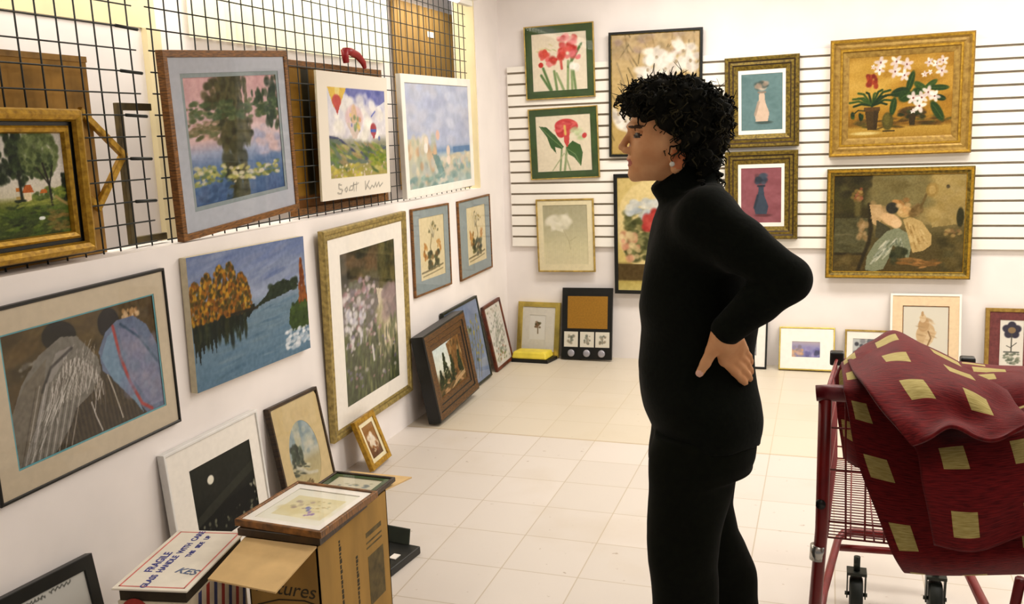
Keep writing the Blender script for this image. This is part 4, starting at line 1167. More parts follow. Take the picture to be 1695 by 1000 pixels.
picture('framed_print', 'small gold framed white flower on amber, leaning under the garden path print', 'framed print', LEAN_L, 'L', (0.120, -2.470, .143), .210, .265, .342, .04, .025, .028,
        M_GOLD, art_amber_flower, mats=[('mat', M_CREAMMAT, (.048, .048, .048, .048))], ins=(.048, .048, .048, .048))
picture('framed_certificate', 'wide black frame around a handwritten grey sheet, bottom left foreground', 'framed picture', LEAN_L, 'L', (0.067, -4.524, .193), .50, .351, .20, -.05, .03, .042,
        M_BLACK, art_handwriting, artname='sheet')

# ------------------------------------------------------------------ pictures on the back wall
picture('framed_print', 'green matted print of red irises, topmost in the left column of the back wall', 'framed print', HUNG_B, 'B', (.465, -.05, 2.142), .508, .508, 0, .013, .02, .008,
        M_THIN, art_iris, mats=[('mat', M_GREENMAT, (.055, .055, .057, .057))], ins=(.055, .055, .057, .057))
picture('framed_print', 'green matted print of one red anthurium, below the red irises', 'framed print', HUNG_B, 'B', (.483, -.05, 1.574), .513, .504, 0, .023, .02, .008,
        M_THIN, art_anthurium, mats=[('mat', M_GREENMAT, (.055, .055, .055, .055))], ins=(.055, .055, .055, .055))
picture('framed_print', 'pale cream print with one ghostly white lily and thin gold frame', 'framed print', HUNG_B, 'B', (.481, -.05, .910), .433, .534, 0, .013, .02, .011,
        M_THIN, art_pale_lily, mats=[('mat', M_CREAMMAT, (.05, .05, .045, .055))], ins=(.05, .05, .045, .055))
picture('framed_painting', 'large black framed painting of white blossoms, above the woman\'s hair', 'painting', HUNG_B, 'B', (1.141, -.06, 1.889), .64, .845, 0, -.008, .03, .022,
        [M_BLACK, M_GOLD2], art_white_blossoms, [(0, 0), (0, .028), (.002, .03), (.016, .03), (.017, .026), (.022, .024), (.022, .002)], [0, 0, 0, 0, 1, 1, 0], glass=False, artname='canvas')
picture('framed_painting', 'black framed flower bouquet with rounded top, behind the woman\'s chest', 'painting', HUNG_B, 'B', (1.12, -.06, .921), .55, .855, 0, 0, .03, .026,
        M_BLACK, art_fan_bouquet, glass=False, artname='canvas')
sprof = [(0, 0), (0, .030), (.008, .04), (.024, .038), (.034, .028), (.05, .030), (.058, .022), (.078, .016), (.086, .014), (.086, .002)]
picture('framed_print', 'antique gilt frame with teal picture of a pale vase, upper one of the pair', 'framed print', HUNG_B, 'B', (1.851, -.07, 1.804), .476, .590, 0, .014, .04, .086,
        [M_GOLD2, M_DKWOOD], art_vase((110, 138, 138), (214, 190, 168), (70, 84, 78), 71), sprof, [1, 0, 0, 1, 0, 1, 0, 0, 0, 0], mats=[('mat', M_PAPER, (.106, .106, .112, .112))], ins=(.106, .106, .112, .112))
picture('framed_print', 'antique gilt frame with mauve picture of a dark blue vase, lower one of the pair', 'framed print', HUNG_B, 'B', (1.855, -.07, 1.187), .474, .592, 0, .011, .04, .086,
        [M_GOLD2, M_DKWOOD], art_vase((150, 92, 98), (66, 78, 92), (96, 58, 60), 72), sprof, [1, 0, 0, 1, 0, 1, 0, 0, 0, 0], mats=[('mat', M_PAPER, (.106, .106, .112, .112))], ins=(.106, .106, .112, .112))
picture('framed_painting', 'wide gold framed painting of white orchids in pots on golden ground', 'painting', HUNG_B, 'B', (2.695, -.08, 1.804), .837, .736, 0, .011, .05, .115,
        [M_GOLD3, M_GOLD], art_orchids, [(0, 0), (0, .042), (.008, .05), (.02, .048), (.034, .034), (.05, .036), (.062, .03), (.066, .034), (.076, .034), (.08, .024), (.104, .02), (.115, .016), (.115, .002)], [0, 0, 1, 0, 0, 0, 1, 1, 0, 0, 0, 1, 0], glass=False, artname='canvas')
picture('framed_painting', 'gilt framed painting of two seated figures in pale skirts, below the orchids', 'painting', HUNG_B, 'B', (2.714, -.07, .996), .876, .720, 0, .006, .04, .046,
        [M_GOLD2, M_GOLD], art_seated_pair, [(0, 0), (0, .032), (.008, .04), (.022, .038), (.034, .028), (.042, .026), (.046, .02), (.046, .002)], [0, 0, 1, 0, 0, 1, 0, 0], glass=False, artname='canvas')

# ------------------------------------------------------------------ things standing on the floor along the back wall
picture('framed_print', 'bright brass framed print with grey mat and one small sprig', 'framed print', LEAN_B, 'B', (.261, -.073, .212), .329, .405, .20, -.012, .03, .038,
        M_BRASS, art_sprig, mats=[('mat', M_GREYMAT, (.095, .11, .098, .125))], ins=(.095, .11, .098, .125))
picture('framed_print', 'white matted print in a thin black frame, half hidden behind the woman\'s hip', 'framed print', LEAN_B, 'B', (1.783, -.077, .176), .26, .358, .314, 0, .02, .012,
        M_BLACK, lambda w, h: Art(w, h, 60, (150, 150, 150), 5).noise(20, 4), mats=[('mat', M_PAPER, (.07, .07, .09, .09))], ins=(.07, .07, .09, .09))
picture('framed_print', 'wide white matted print with a tiny lilac harbour view, pale gold frame', 'framed print', LEAN_B, 'B', (2.173, -.079, .148), .362, .297, .401, .010, .02, .009,
        M_BRASS, art_small_harbour, mats=[('mat', M_PAPER, (.085, .095, .10, .09))], ins=(.085, .095, .10, .09))
picture('framed_print', 'small gold framed print, partly behind the top of the red rug', 'framed print', LEAN_B, 'B', (2.551, -.051, .142), .268, .281, .2, 0, .02, .012,
        M_THIN, art_dark_pansy, mats=[('mat', M_PAPER, (.05, .05, .06, .06))], ins=(.05, .05, .06, .06))
picture('framed_print', 'peach matted seashell print in a white frame, standing behind the red rug', 'framed print', LEAN_B, 'B', (2.906, -.086, .271), .426, .539, .2, .006, .03, .014,
        M_WHITEF, art_shell, mats=[('mat', M_PEACH, (.075, .072, .078, .10)), ('mat_edge', M_WOOD, (.080, .077, .083, .105))], ins=(.080, .077, .083, .105))
picture('framed_print', 'burgundy matted potted flower print in a gold frame, far right', 'framed print', LEAN_B, 'B', (3.461, -.067, .229), .40, .454, .15, 0, .03, .024,
        M_GOLD3, art_potted_topiary, mats=[('mat', M_BURG, (.085, .18, .075, .05))], ins=(.085, .18, .075, .05))

def memo_board():
    R = pose('B', None, .192, .012)
    w, h, d = .377, .524, .03
    root = tag(empty('memo_board', Vector((.637, -.082, .269)) - R @ Vector((0, h / 2, d)), R),
               'black memo board with cork panel, three little tiles and three round knobs', 'memo board', LEAN_B)
    mb = MB()
    mb.box(-w / 2, w / 2, 0, h, 0, d)
    mb.build('board', M_BLACK, root, .003)
    box_obj('cork_panel', -.145, .155, .225, .462, d, d + .003, mat('cork', (150, 106, 28), .9, var=.08, scale=90, bump=.1), root)
    for k, x in enumerate((-.116, .005, .120)):
        A = Art(.104, .112, 40, (226, 220, 204), 80 + k)
        A.line([(.5, .3), (.5, .75)], .04, (132, 134, 120)).dabs(12, (.3, .25, .7, .8), .08, .08, [(126, 130, 116), (160, 150, 130)], al=.8)
        o = link_mesh('tile', A.mesh('tile', x, .145, d + .005, .005), root)
    for x in (-.112, .005, .116):
        mk = MB()
        mk.tube([(x, .044, d), (x, .044, d + .012), (x, .044, d + .016)], [.019, .027, .020], 20)
        mk.build('knob', mat('pewter_knob', (176, 174, 182), .35, .5, .1), root)
memo_board()

# yellow cushion-like box on a black tray in the corner
r_ = tag(empty('yellow_box', (.255, -.180, 0), Matrix.Rotation(.02, 3, 'Z')), 'flat yellow box on a black base, in front of the brass frame', 'box')
mb = MB()
mb.hexa([(-.15, -.085, 0), (.13, -.095, 0), (.165, .055, 0), (-.13, .055, 0)], [(-.15, -.085, .026), (.13, -.095, .026), (.165, .055, .026), (-.13, .055, .026)])
mb.build('base', M_BLACK, r_, .003)
mb = MB()
mb.hexa([(-.15, -.085, .026), (.12, -.092, .026), (.14, .05, .026), (-.13, .05, .026)], [(-.14, -.07, .078), (.11, -.076, .078), (.13, .045, .078), (-.12, .045, .078)])
mb.build('lid', mat('yellow_card', (228, 206, 70), .5, var=.12, scale=9), r_, .012)

# red clamp on top of the grid
r_ = tag(empty('clamp', (-.022, -2.25, 2.03)), 'small red plastic clamp on the wire grid above the balloon poster', 'clamp')
mb = MB()
mb.tube([(0, 0, .065), (0, .004, .03), (0, .01, 0)], [.020, .018, .016], 8)
mb.tube([(0, 0, .055), (0, .06, .058), (0, .13, .045), (0, .19, .012), (0, .205, -.015)], [.020, .020, .020, .016, .010], 8)
mb.build('jaws', mat('red_plastic', (150, 20, 28), .4, var=.1), r_)

# fluorescent fixture at the top of the opening
r_ = tag(empty('ceiling_light', (.03, -1.7, 2.52)), 'white fluorescent light fixture above the beach picture, top of the grid', 'light fixture')
box_obj('housing', -.035, .045, 0, 1.10, .0, .07, M_WHITEF, r_, .004)
mb = MB()
mb.tube([(.0, .03, -.022), (.0, .86, -.022)], .018, 12)
mb.build('tube', emit_material('lit_tube', (236, 226, 255), 3.0), r_)
box_obj('tube_holder', -.02, .02, .86, 1.08, -.04, .0, M_WHITEF, r_, .004)

# ------------------------------------------------------------------ boxes in the left foreground
def cardboard_box():
    x0, x1, y0, y1, h, t = .602, .855, -4.225, -3.765, .45, .005
    root = tag(empty('cardboard_box', ((x0 + x1) / 2, (y0 + y1) / 2, 0)), 'open brown cardboard box with spread flaps, framed pictures lying on top', 'box')
    W2, D2 = (x1 - x0) / 2, (y1 - y0) / 2
    mb = MB()
    mb.box(-W2, W2, -D2, -D2 + t, 0, h)
    mb.box(-W2, W2, D2 - t, D2, 0, h)
    mb.box(-W2, -W2 + t, -D2, D2, 0, h)
    mb.box(W2 - t, W2, -D2, D2, 0, h)
    mb.box(-W2, W2, -D2, D2, 0, t)
    mb.build('walls', M_CARD, root)
    def flap(a, b, d, e):
        m = MB()
        m.hexa([a, b, d, e], [Vector(p) + Vector((0, 0, .005)) for p in (a, b, d, e)])
        m.build('flap', M_CARDIN, root)
    flap((-W2, -D2, h), (W2, -D2, h), (W2 - .01, -D2 - .21, h - .042), (-W2 + .006, -D2 - .195, h - .040))
    flap((-W2, D2, h), (W2, D2, h), (W2 + .005, D2 + .20, h - .03), (-W2 + .01, D2 + .20, h - .03))
    flap((-W2, -D2 + .004, h), (-W2, D2 - .004, h), (-W2 - .075, D2 - .01, h - .12), (-W2 - .075, -D2 + .01, h - .12))
    # printing on the right side
    f = MB()
    X = W2 + .0006
    f.box(X - .0006, X, .075, .185, .10, .275)
    f.box(X - .0006, X, .07, .18, .345, .362)
    f.box(X - .0006, X, .07, .18, .322, .328)
    f.box(X - .0006, X, .07, .18, .304, .310)
    f.build('print_block', mat('grey_print', (92, 78, 44), .85, var=.25, scale=30), root)
    Rv = Matrix(((0, 0, 1, X), (0, 1, 0, -.115), (-1, 0, 0, .25), (0, 0, 0, 1)))
    m2 = Matrix(((0, 0, 1, X), (0, -1, 0, -.115), (1, 0, 0, .25), (0, 0, 0, 1)))
    Rx = Matrix(((0, 0, 1, X), (0, 1, 0, 0), (-1, 0, 0, 0), (0, 0, 0, 1)))
    rr = random.Random(4)
    for yy, z1, z0 in ((-.105, .415, .12), (-.005, .315, .10)):
        b = MB()
        z = z1
        while z > z0:
            l = rr.uniform(.006, .016)
            b.box(X - .0006, X, yy, yy + rr.uniform(.008, .014), z - l, z)
            z -= l + rr.uniform(.002, .005)
        b.build('side_lettering', M_INK, root)
    mt = Matrix(((1, 0, 0, 0.0), (0, 0, -1, -D2 - .0006), (0, 1, 0, .30), (0, 0, 0, 1)))
    text_mesh('Pictures', .066, 'handwriting', M_INK, root, mt, .35)
    k = MB()
    k.tube([(-.10, -D2 - .001, .235), (-.02, -D2 - .001, .262), (.07, -D2 - .001, .27), (.11, -D2 - .001, .262)], .002, 5)
    k.build('underline', M_INK, root)
cardboard_box()

def flat_picture(label, cx, cy, z, w, h, rz, tilt, depth, fw, fm, art, mats=(), ins=None, glass=True):
    """a picture lying on its back"""
    R = Matrix.Rotation(rz, 3, 'Z') @ Matrix.Rotation(tilt, 3, 'X')
    o = picture('framed_print', label, 'framed print', 'pictures lying on the cardboard box', 'L', (0, 0, 0), w, h, 0, 0, depth, fw, fm, art, mats=mats, ins=ins, glass=glass, res=100)
    o.matrix_world = Matrix.Translation(Vector((cx, cy, z)) - R @ Vector((0, h / 2, 0))) @ R.to_4x4()
    return o
flat_picture('green matted print lying under the other pictures at the far end of the box', 0.735, -3.797, .457, .24, .215, -.02, 0, .016, .01, M_DKWOOD, art_green_card,
             mats=[('mat', M_GREENMAT, (.032, .032, .030, .030))], ins=(.032, .032, .030, .030))
flat_picture('dark framed picture lying second in the stack, under the pale sketch', .722, -4.074, .4575, .29, .300, .0, 0, .024, .02, M_DKWOOD, art_green_card, glass=False)
flat_picture('pale sketch with wide white mat in a wood frame, topmost on the cardboard box', .728, -4.055, .4835, .315, .335, -.055, 0, .022, .012, M_WOOD, art_pale_sketch,
             mats=[('mat', M_PAPER, (.04, .04, .045, .045))], ins=(.04, .04, .045, .045))

def lidded_box():
    x0, x1, y0, y1, zt = .278, .514, -4.471, -4.067, .38
    cx, cy = (x0 + x1) / 2, (y0 + y1) / 2
    root = tag(empty('shipping_box', (cx, cy, 0), Matrix.Rotation(.19, 3, 'Z')), 'white box with lettered lid and red and blue printed sides, left of the cardboard box', 'box')
    W2, D2 = .118, .202
    A = MB()
    A.box(-W2 + .01, W2 - .01, -D2 + .01, D2 - .01, 0, zt - .045)
    A.build('body', mat('printed_white_card', (214, 202, 176), .8, var=.08, scale=20), root)
    s = MB()
    X = W2 - .01
    for k in range(7):
        y = -.17 + k * .052
        s.hexa([(X, y, .06), (X + .0008, y, .06), (X + .0008, y + .02, .06), (X, y + .02, .06)], [(X, y + .05, zt - .05), (X + .0008, y + .05, zt - .05), (X + .0008, y + .07, zt - .05), (X, y + .07, zt - .05)], 0 if k % 2 else 1)
    s.build('stripe_print', [mat('red_print', (160, 48, 34), .8, var=.15), mat('blue_print', (60, 66, 112), .8, var=.15)], root)
    r = MB()
    r.tube([(-.055, -D2 + .0105, .300), (-.055, -D2 + .0085, .300)], .045, 24)
    r.build('red_roundel', MATS['red_print'], root)
    g = MB()  # dark block fills the gap under the lid, its shade put into the colour
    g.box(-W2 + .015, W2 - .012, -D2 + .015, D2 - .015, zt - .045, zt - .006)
    g.build('gap_shade', mat('gap_shade_brown', (52, 42, 24), .8, var=.2), root)
    lid = MB()
    lid.box(-W2, W2, -D2, D2, zt - .006, zt)
    lo = lid.build('lid', mat('white_lid_card', (232, 224, 208), .8, var=.03, scale=20), root, .0015)
    b = MB()
    i, wd, z = .014, .005, zt + .0006
    b.box(-W2 + i, -W2 + i + wd, -D2 + i, D2 - i, zt - .001, z)
    b.box(W2 - i - wd, W2 - i, -D2 + i, D2 - i, zt - .001, z)
    b.box(-W2 + i, W2 - i, -D2 + i, -D2 + i + wd, zt - .001, z)
    b.box(-W2 + i, W2 - i, D2 - i - wd, D2 - i, zt - .001, z)
    b.build('red_border', M_REDINK, lo)
    def put(t, size, x, y, sh=0.0, m=M_BLUEINK, rz=math.pi / 2, th=.0007):
        M = Matrix.Translation((x, y, zt + .0006)) @ Matrix.Rotation(rz, 4, 'Z')
        text_mesh(t, size, 'lettering', m, lo, M, sh, th)
    put('FRAGILE', .036, -.062, -.03)
    put('GLASS  HANDLE  WITH  CARE', .0285, -.026, 0.0)
    put('THIS   SIDE   UP', .022, .012, .085)
    put('KES', .045, .058, -.085, .2, mat('pen_ink', (96, 110, 140), .8, var=.1), -.2)
lidded_box()

def black_case():
    root = tag(empty('black_case', (.705, -3.40, 0), Matrix.Rotation(-.12, 3, 'Z')), 'black hinged case on the floor behind the cardboard box', 'case')
    box_obj('case_base', -.16, .05, -.14, .08, 0, .032, M_BLACK, root, .004)
    b = MB()
    b.hexa([(-.16, .07, .032), (.0, .07, .032), (.0, .078, .032), (-.16, .078, .032)], [(-.16, .10, .085), (-.01, .10, .085), (-.01, .108, .085), (-.16, .108, .085)])
    b.build('case_lid', mat('dark_green_lining', (34, 42, 30), .6, var=.15), root, .002)
    box_obj('white_tag', -.01, .02, -.06, -.02, .032, .035, M_PAPER, root)
black_case()

# ------------------------------------------------------------------ shopping cart
def shopping_cart():
    root = tag(empty('shopping_cart', (2.54, -3.55, 0)), 'red wire shopping cart carrying the red rug, right foreground', 'shopping cart')
    O = Vector((2.54, -3.55, 0))
    red = mat('red_enamel', (120, 20, 18), .35, var=.15, scale=14)
    redp = mat('red_grip_plastic', (104, 12, 24), .4, var=.1)
    def T(mb, pts, r, n=10):
        mb.tube([Vector(p) - O for p in pts], r, n)
    # near uprights with the handle
    for s, xs, xb in ((0, 2.285, 2.262), (1, 2.80, 2.765)):
        mb = MB()
        T(mb, [(xs + .006 * s, -4.055, .955), (xs, -4.06, .60), (xb, -4.065, .16)], .0165, 12)
        up = mb.build('upright', red, root)
        c = MB()
        c.tube([Vector((xs - .008, -4.062, .555)) - O, Vector((xs - .010, -4.062, .515)) - O], .0195, 14)
        c.build('collar', M_CHROME, up)
        b = MB()
        b.tube([Vector((xs - .004, -4.08, .675)) - O, Vector((xs - .004, -4.06, .675)) - O], .013, 10)
        b.build('bolt', M_BLACK, up)
    mb = MB()
    T(mb, [(2.262, -4.055, .968), (2.30, -4.055, .972), (2.79, -4.055, .972), (2.82, -4.055, .968)], .021, 14)
    mb.build('handle', redp, root)
    # lower tray frame
    mb = MB()
    for z in (.235, .195):
        pass
    T(mb, [(2.262, -4.05, .145), (2.30, -3.55, .165), (2.345, -3.20, .19), (2.365, -3.16, .20), (2.40, -3.145, .20), (2.66, -3.145, .20), (2.70, -3.16, .20), (2.735, -3.20, .19), (2.775, -3.55, .165), (2.80, -4.05, .145)], .0135, 10)
    mb.build('tray_frame', red, root)
    mb = MB()
    T(mb, [(2.345, -3.19, .155), (2.70, -3.16, .155)], .0125, 10)
    mb.build('crossbar', red, root)
    mb = MB()
    T(mb, [(2.735, -3.30, .20), (2.80, -3.56, .10), (2.79, -3.62, .09)], .014, 10)
    mb.build('brace', red, root)
    mb = MB()
    T(mb, [(2.755, -4.06, .52), (2.75, -4.0, .34), (2.735, -3.9, .17)], .013, 10)
    mb.build('brace', red, root)
    # casters
    tyre = mat('black_rubber', (26, 32, 26), .6, var=.15)
    for (x, y, big) in ((2.405, -3.345, 1), (2.655, -3.31, 1), (2.275, -4.0, 1), (2.79, -4.0, 1)):
        c = empty('caster', Vector((x, y, 0)) - O)
        c.parent = root
        w_ = MB()
        w_.tube([(-.021, 0, .0625), (-.016, 0, .0625), (.016, 0, .0625), (.021, 0, .0625)], [.054, .0625, .0625, .054], 26)
        w_.build('wheel', tyre, c)
        f = MB()
        for s in (-1, 1):
            f.hexa([(s * .029 - .002, -.014, .052), (s * .029 + .002, -.014, .052), (s * .029 + .002, .014, .052), (s * .029 - .002, .014, .052)],
                   [(s * .029 - .002, -.022, .145), (s * .029 + .002, -.022, .145), (s * .029 + .002, .022, .145), (s * .029 - .002, .022, .145)])
        f.box(-.032, .032, -.026, .026, .140, .150)
        f.tube([(-.036, 0, .0625), (.036, 0, .0625)], .007, 8)
        f.tube([(0, 0, .150), (0, 0, .20 if y > -3.6 else .15)], .011, 10)
        f.build('fork', mat('dark_steel', (50, 54, 48), .4, .6, .1), c)
    # wire basket
    bx = [(2.30, 2.785, -3.95, .53), (2.335, 2.745, -3.05, .44)]   # x0 x1 y z of the bottom, near and far
    tp = [(2.285, 2.80, -3.97, .93), (2.325, 2.755, -3.00, .80)]
    def lerp(a, b, t): return tuple(a[i] + (b[i] - a[i]) * t for i in range(len(a)))
    mb = MB()
    r = .0024
    for k in range(34):                      # crosswise wires run up one side, over the floor, up the other
        t = k / 33
        B, U = lerp(bx[0], bx[1], t), lerp(tp[0], tp[1], t)
        T(mb, [(U[0], U[2], U[3]), (B[0], B[2], B[3]), (B[1], B[2], B[3]), (U[1], U[2], U[3])], r, 5)
    for k in range(9):                       # lengthwise floor wires
        s = k / 8
        T(mb, [(lerp(bx[0][:2], bx[0][:2], 0)[0] + (bx[0][1] - bx[0][0]) * s, bx[0][2], bx[0][3]), (bx[1][0] + (bx[1][1] - bx[1][0]) * s, bx[1][2], bx[1][3])], r, 5)
    for h in (.0, .33, .66):                 # lengthwise side wires
        for sd in (0, 1):
            a, b = lerp(bx[0], tp[0], h), lerp(bx[1], tp[1], h)
            T(mb, [(a[sd], a[2], a[3]), (b[sd], b[2], b[3])], r * 1.3, 5)
    for e in (0, 1):                         # end walls
        for k in range(11 if e == 0 else 12):
            s = k / 10 if e == 0 else k / 11
            a, b = bx[e], tp[e]
            T(mb, [(a[0] + (a[1] - a[0]) * s, a[2], a[3]), (b[0] + (b[1] - b[0]) * s, b[2], b[3])], r * 1.2, 5)
        for h in (0, .12, .5, .8):
            a = lerp(bx[e], tp[e], h)
            T(mb, [(a[0], a[2], a[3]), (a[1], a[2], a[3])], r * 1.2, 5)
    mb.build('basket', red, root)
    mb = MB()
    T(mb, [(tp[0][0], tp[0][2], tp[0][3]), (tp[1][0], tp[1][2], tp[1][3]), (tp[1][1], tp[1][2], tp[1][3]), (tp[0][1], tp[0][2], tp[0][3]), (tp[0][0], tp[0][2], tp[0][3])], .006, 8)
    mb.build('basket_rim', red, root)
    for x in (2.325, 2.755):
        c = MB()
        p = Vector((x, -3.0, .805)) - O
        c.box(p.x - .024, p.x + .024, p.y - .03, p.y + .012, p.z - .022, p.z + .028)
        c.build('corner_bumper', M_BLACK, root, .006)
shopping_cart()

# ------------------------------------------------------------------ rug draped over the cart
HF = Vector((FWD.x, FWD.y, 0)).normalized()
def at_depth(u, v, d):
    """point seen at pixel (u, v) whose horizontal distance in front of the camera is d"""
    r = FWD + RGT * ((u - 847.5) / FOCAL_PX) - UPV * ((v - 500) / FOCAL_PX)
    return CAM + r * (d / r.dot(HF))

def rug_material():
    m = bpy.data.materials.new('woven_red_rug')
    m.use_nodes = True
    nt = m.node_tree
    L = nt.links.new
    b = nt.nodes['Principled BSDF']
    b.inputs['Roughness'].default_value = .95
    b.inputs['Specular IOR Level'].default_value = .1
    b.inputs['Sheen Weight'].default_value = .15
    uv = nt.nodes.new('ShaderNodeUVMap')
    uv.uv_map = 'weave'
    sx = nt.nodes.new('ShaderNodeSeparateXYZ')
    L(uv.outputs[0], sx.inputs[0])
    def M(op, a, bb):
        n = nt.nodes.new('ShaderNodeMath')
        n.operation = op
        for i, x in enumerate((a, bb)):
            if isinstance(x, (int, float)): n.inputs[i].default_value = x
            else: L(x, n.inputs[i])
        return n.outputs[0]
    def inside(o):
        f = M('FRACT', o, 0.0)
        return M('MULTIPLY', M('GREATER_THAN', f, 0.315), M('LESS_THAN', f, 0.685))
    sq = M('MULTIPLY', inside(sx.outputs['X']), inside(sx.outputs['Y']))
    mp = nt.nodes.new('ShaderNodeMapping')
    mp.inputs['Scale'].default_value = (3.0, 34, 1)
    L(uv.outputs[0], mp.inputs['Vector'])
    nz = nt.nodes.new('ShaderNodeTexNoise')
    nz.inputs['Scale'].default_value = 1.6
    nz.inputs['Detail'].default_value = 4
    L(mp.outputs[0], nz.inputs['Vector'])
    def ramp(c0, c1):
        r = nt.nodes.new('ShaderNodeValToRGB')
        r.color_ramp.elements[0].position, r.color_ramp.elements[1].position = .34, .66
        r.color_ramp.elements[0].color, r.color_ramp.elements[1].color = rgba(c0), rgba(c1)
        L(nz.outputs['Fac'], r.inputs['Fac'])
        return r.outputs['Color']
    mx = nt.nodes.new('ShaderNodeMixRGB')
    L(sq, mx.inputs['Fac'])
    L(ramp((70, 10, 14), (116, 24, 25)), mx.inputs['Color1'])
    L(ramp((150, 134, 72), (186, 170, 108)), mx.inputs['Color2'])
    L(mx.outputs[0], b.inputs['Base Color'])
    bp = nt.nodes.new('ShaderNodeBump')
    bp.inputs['Strength'].default_value = .5
    bp.inputs['Distance'].default_value = .003
    L(nz.outputs['Fac'], bp.inputs['Height'])
    L(bp.outputs[0], b.inputs['Normal'])
    return m

def rug():
    verts, faces, uvs = [], [], []
    def cr(P, t):
        """catmull-rom through the points in P, t from 0 to len - 1"""
        i = min(int(t), len(P) - 2)
        f = t - i
        p1, p2 = P[i], P[i + 1]
        p0 = P[i - 1] if i > 0 else p1 * 2 - p2
        p3 = P[i + 2] if i + 2 < len(P) else p2 * 2 - p1
        return 0.5 * (2 * p1 + (p2 - p0) * f + (2 * p0 - 5 * p1 + 4 * p2 - p3) * f * f + (3 * p1 - p0 - 3 * p2 + p3) * f ** 3)
    CELL = .145
    def sheet(rows, u0, v0, n=14, thick=.007, skew=0.0, cv=1.0):
        """rows of control points; the weave runs along the cloth from (u0, v0), one cell each CELL"""
        # the whole load follows the slant of the handle, nearer on the right
        G = [[at_depth(u, v, d - max(0, u - 1400) * .00045) for u, v, d in row] for row in rows]
        nr, nc = len(G), len(G[0])
        N, Mx = (nr - 1) * n + 1, (nc - 1) * n + 1
        grid = []
        for a in range(N):
            col = [cr([G[i][j] for i in range(nr)], a / n) for j in range(nc)]
            grid.append([cr(col, b / n) for b in range(Mx)])
        mid, mic = N // 2, Mx // 2
        su, sv = [0.0], [0.0]
        for b in range(1, Mx): su.append(su[-1] + (grid[mid][b] - grid[mid][b - 1]).length)
        for a in range(1, N): sv.append(sv[-1] + (grid[a][mic] - grid[a - 1][mic]).length)
        base = len(verts)
        nrm = []
        for a in range(N):
            for b in range(Mx):
                du = grid[a][min(b + 1, Mx - 1)] - grid[a][max(b - 1, 0)]
                dv = grid[min(a + 1, N - 1)][b] - grid[max(a - 1, 0)][b]
                k = dv.cross(du).normalized()
                wob = .003 * math.sin(a * .33 + b * .19) + .002 * math.sin(b * .31 - a * .17)
                q = grid[a][b] + k * wob
                verts.append(q)
                nrm.append(k)
                uvs.append((u0 + su[b] / CELL + skew * sv[a] / CELL, v0 + cv * sv[a] / CELL))
        off = len(verts)
        for i in range(N * Mx):
            verts.append(verts[base + i] - nrm[i] * thick)
            uvs.append(uvs[base + i])
        for a in range(N - 1):
            for b in range(Mx - 1):
                p = a * Mx + b
                faces.append((base + p, base + p + Mx, base + p + Mx + 1, base + p + 1))
                faces.append((off + p, off + p + 1, off + p + Mx + 1, off + p + Mx))
        edge = [b for b in range(Mx)] + [a * Mx + Mx - 1 for a in range(1, N)] + [(N - 1) * Mx + b for b in range(Mx - 2, -1, -1)] + [a * Mx for a in range(N - 2, 0, -1)]
        for i in range(len(edge)):
            p, q = edge[i], edge[(i + 1) % len(edge)]
            faces.append((base + p, base + q, off + q, off + p))
    # hanging layer behind, with the rolled bottom fold
    sheet([[(1392, 600, 2.50), (1440, 580, 2.46), (1560, 600, 2.40), (1760, 620, 2.34)],
           [(1396, 632, 2.22), (1450, 630, 2.23), (1570, 640, 2.23), (1765, 650, 2.20)],
           [(1402, 668, 2.17), (1460, 680, 2.18), (1580, 690, 2.18), (1770, 690, 2.16)],
           [(1418, 760, 2.14), (1500, 780, 2.13), (1610, 790, 2.11), (1780, 790, 2.10)],
           [(1455, 860, 2.11), (1530, 870, 2.10), (1640, 870, 2.09), (1790, 860, 2.08)],
           [(1480, 925, 2.09), (1545, 925, 2.08), (1650, 920, 2.06), (1790, 915, 2.05)],
           [(1497, 946, 2.14), (1550, 953, 2.13), (1655, 953, 2.11), (1790, 950, 2.10)],
           [(1505, 930, 2.20), (1555, 930, 2.19), (1660, 930, 2.17), (1790, 925, 2.16)]],
          .24, .30, 10, skew=-.02)
    # inner fold hanging inside the left end of the basket
    sheet([[(1383, 625, 2.52), (1392, 603, 2.54), (1412, 600, 2.52)],
           [(1386, 690, 2.48), (1398, 690, 2.47), (1420, 700, 2.46)],
           [(1394, 760, 2.50), (1404, 765, 2.48), (1424, 775, 2.44)]],
          .25, .2, 8)
    # front fold hanging over the handle
    sheet([[(1486, 704, 2.14), (1565, 694, 2.14), (1655, 682, 2.13), (1780, 640, 2.10)],
           [(1515, 742, 2.07), (1590, 738, 2.06), (1670, 728, 2.05), (1790, 705, 2.03)],
           [(1528, 810, 2.03), (1610, 815, 2.01), (1690, 805, 2.00), (1800, 790, 1.98)],
           [(1546, 903, 2.02), (1620, 914, 2.00), (1700, 885, 1.99), (1810, 860, 1.97)]],
          -.03, .62, 14)
    # back of the load, right
    sheet([[(1560, 600, 2.72), (1620, 602, 2.70), (1690, 605, 2.66), (1790, 610, 2.6)],
           [(1568, 618, 2.40), (1630, 617, 2.38), (1700, 616, 2.36), (1795, 618, 2.34)],
           [(1574, 630, 2.235), (1640, 627, 2.23), (1710, 624, 2.225), (1797, 622, 2.22)],
           [(1582, 664, 2.16), (1650, 662, 2.15), (1720, 658, 2.13), (1798, 655, 2.10)],
           [(1590, 710, 2.12), (1660, 708, 2.10), (1730, 700, 2.08), (1800, 690, 2.06)]],
          .0, .1, 12)
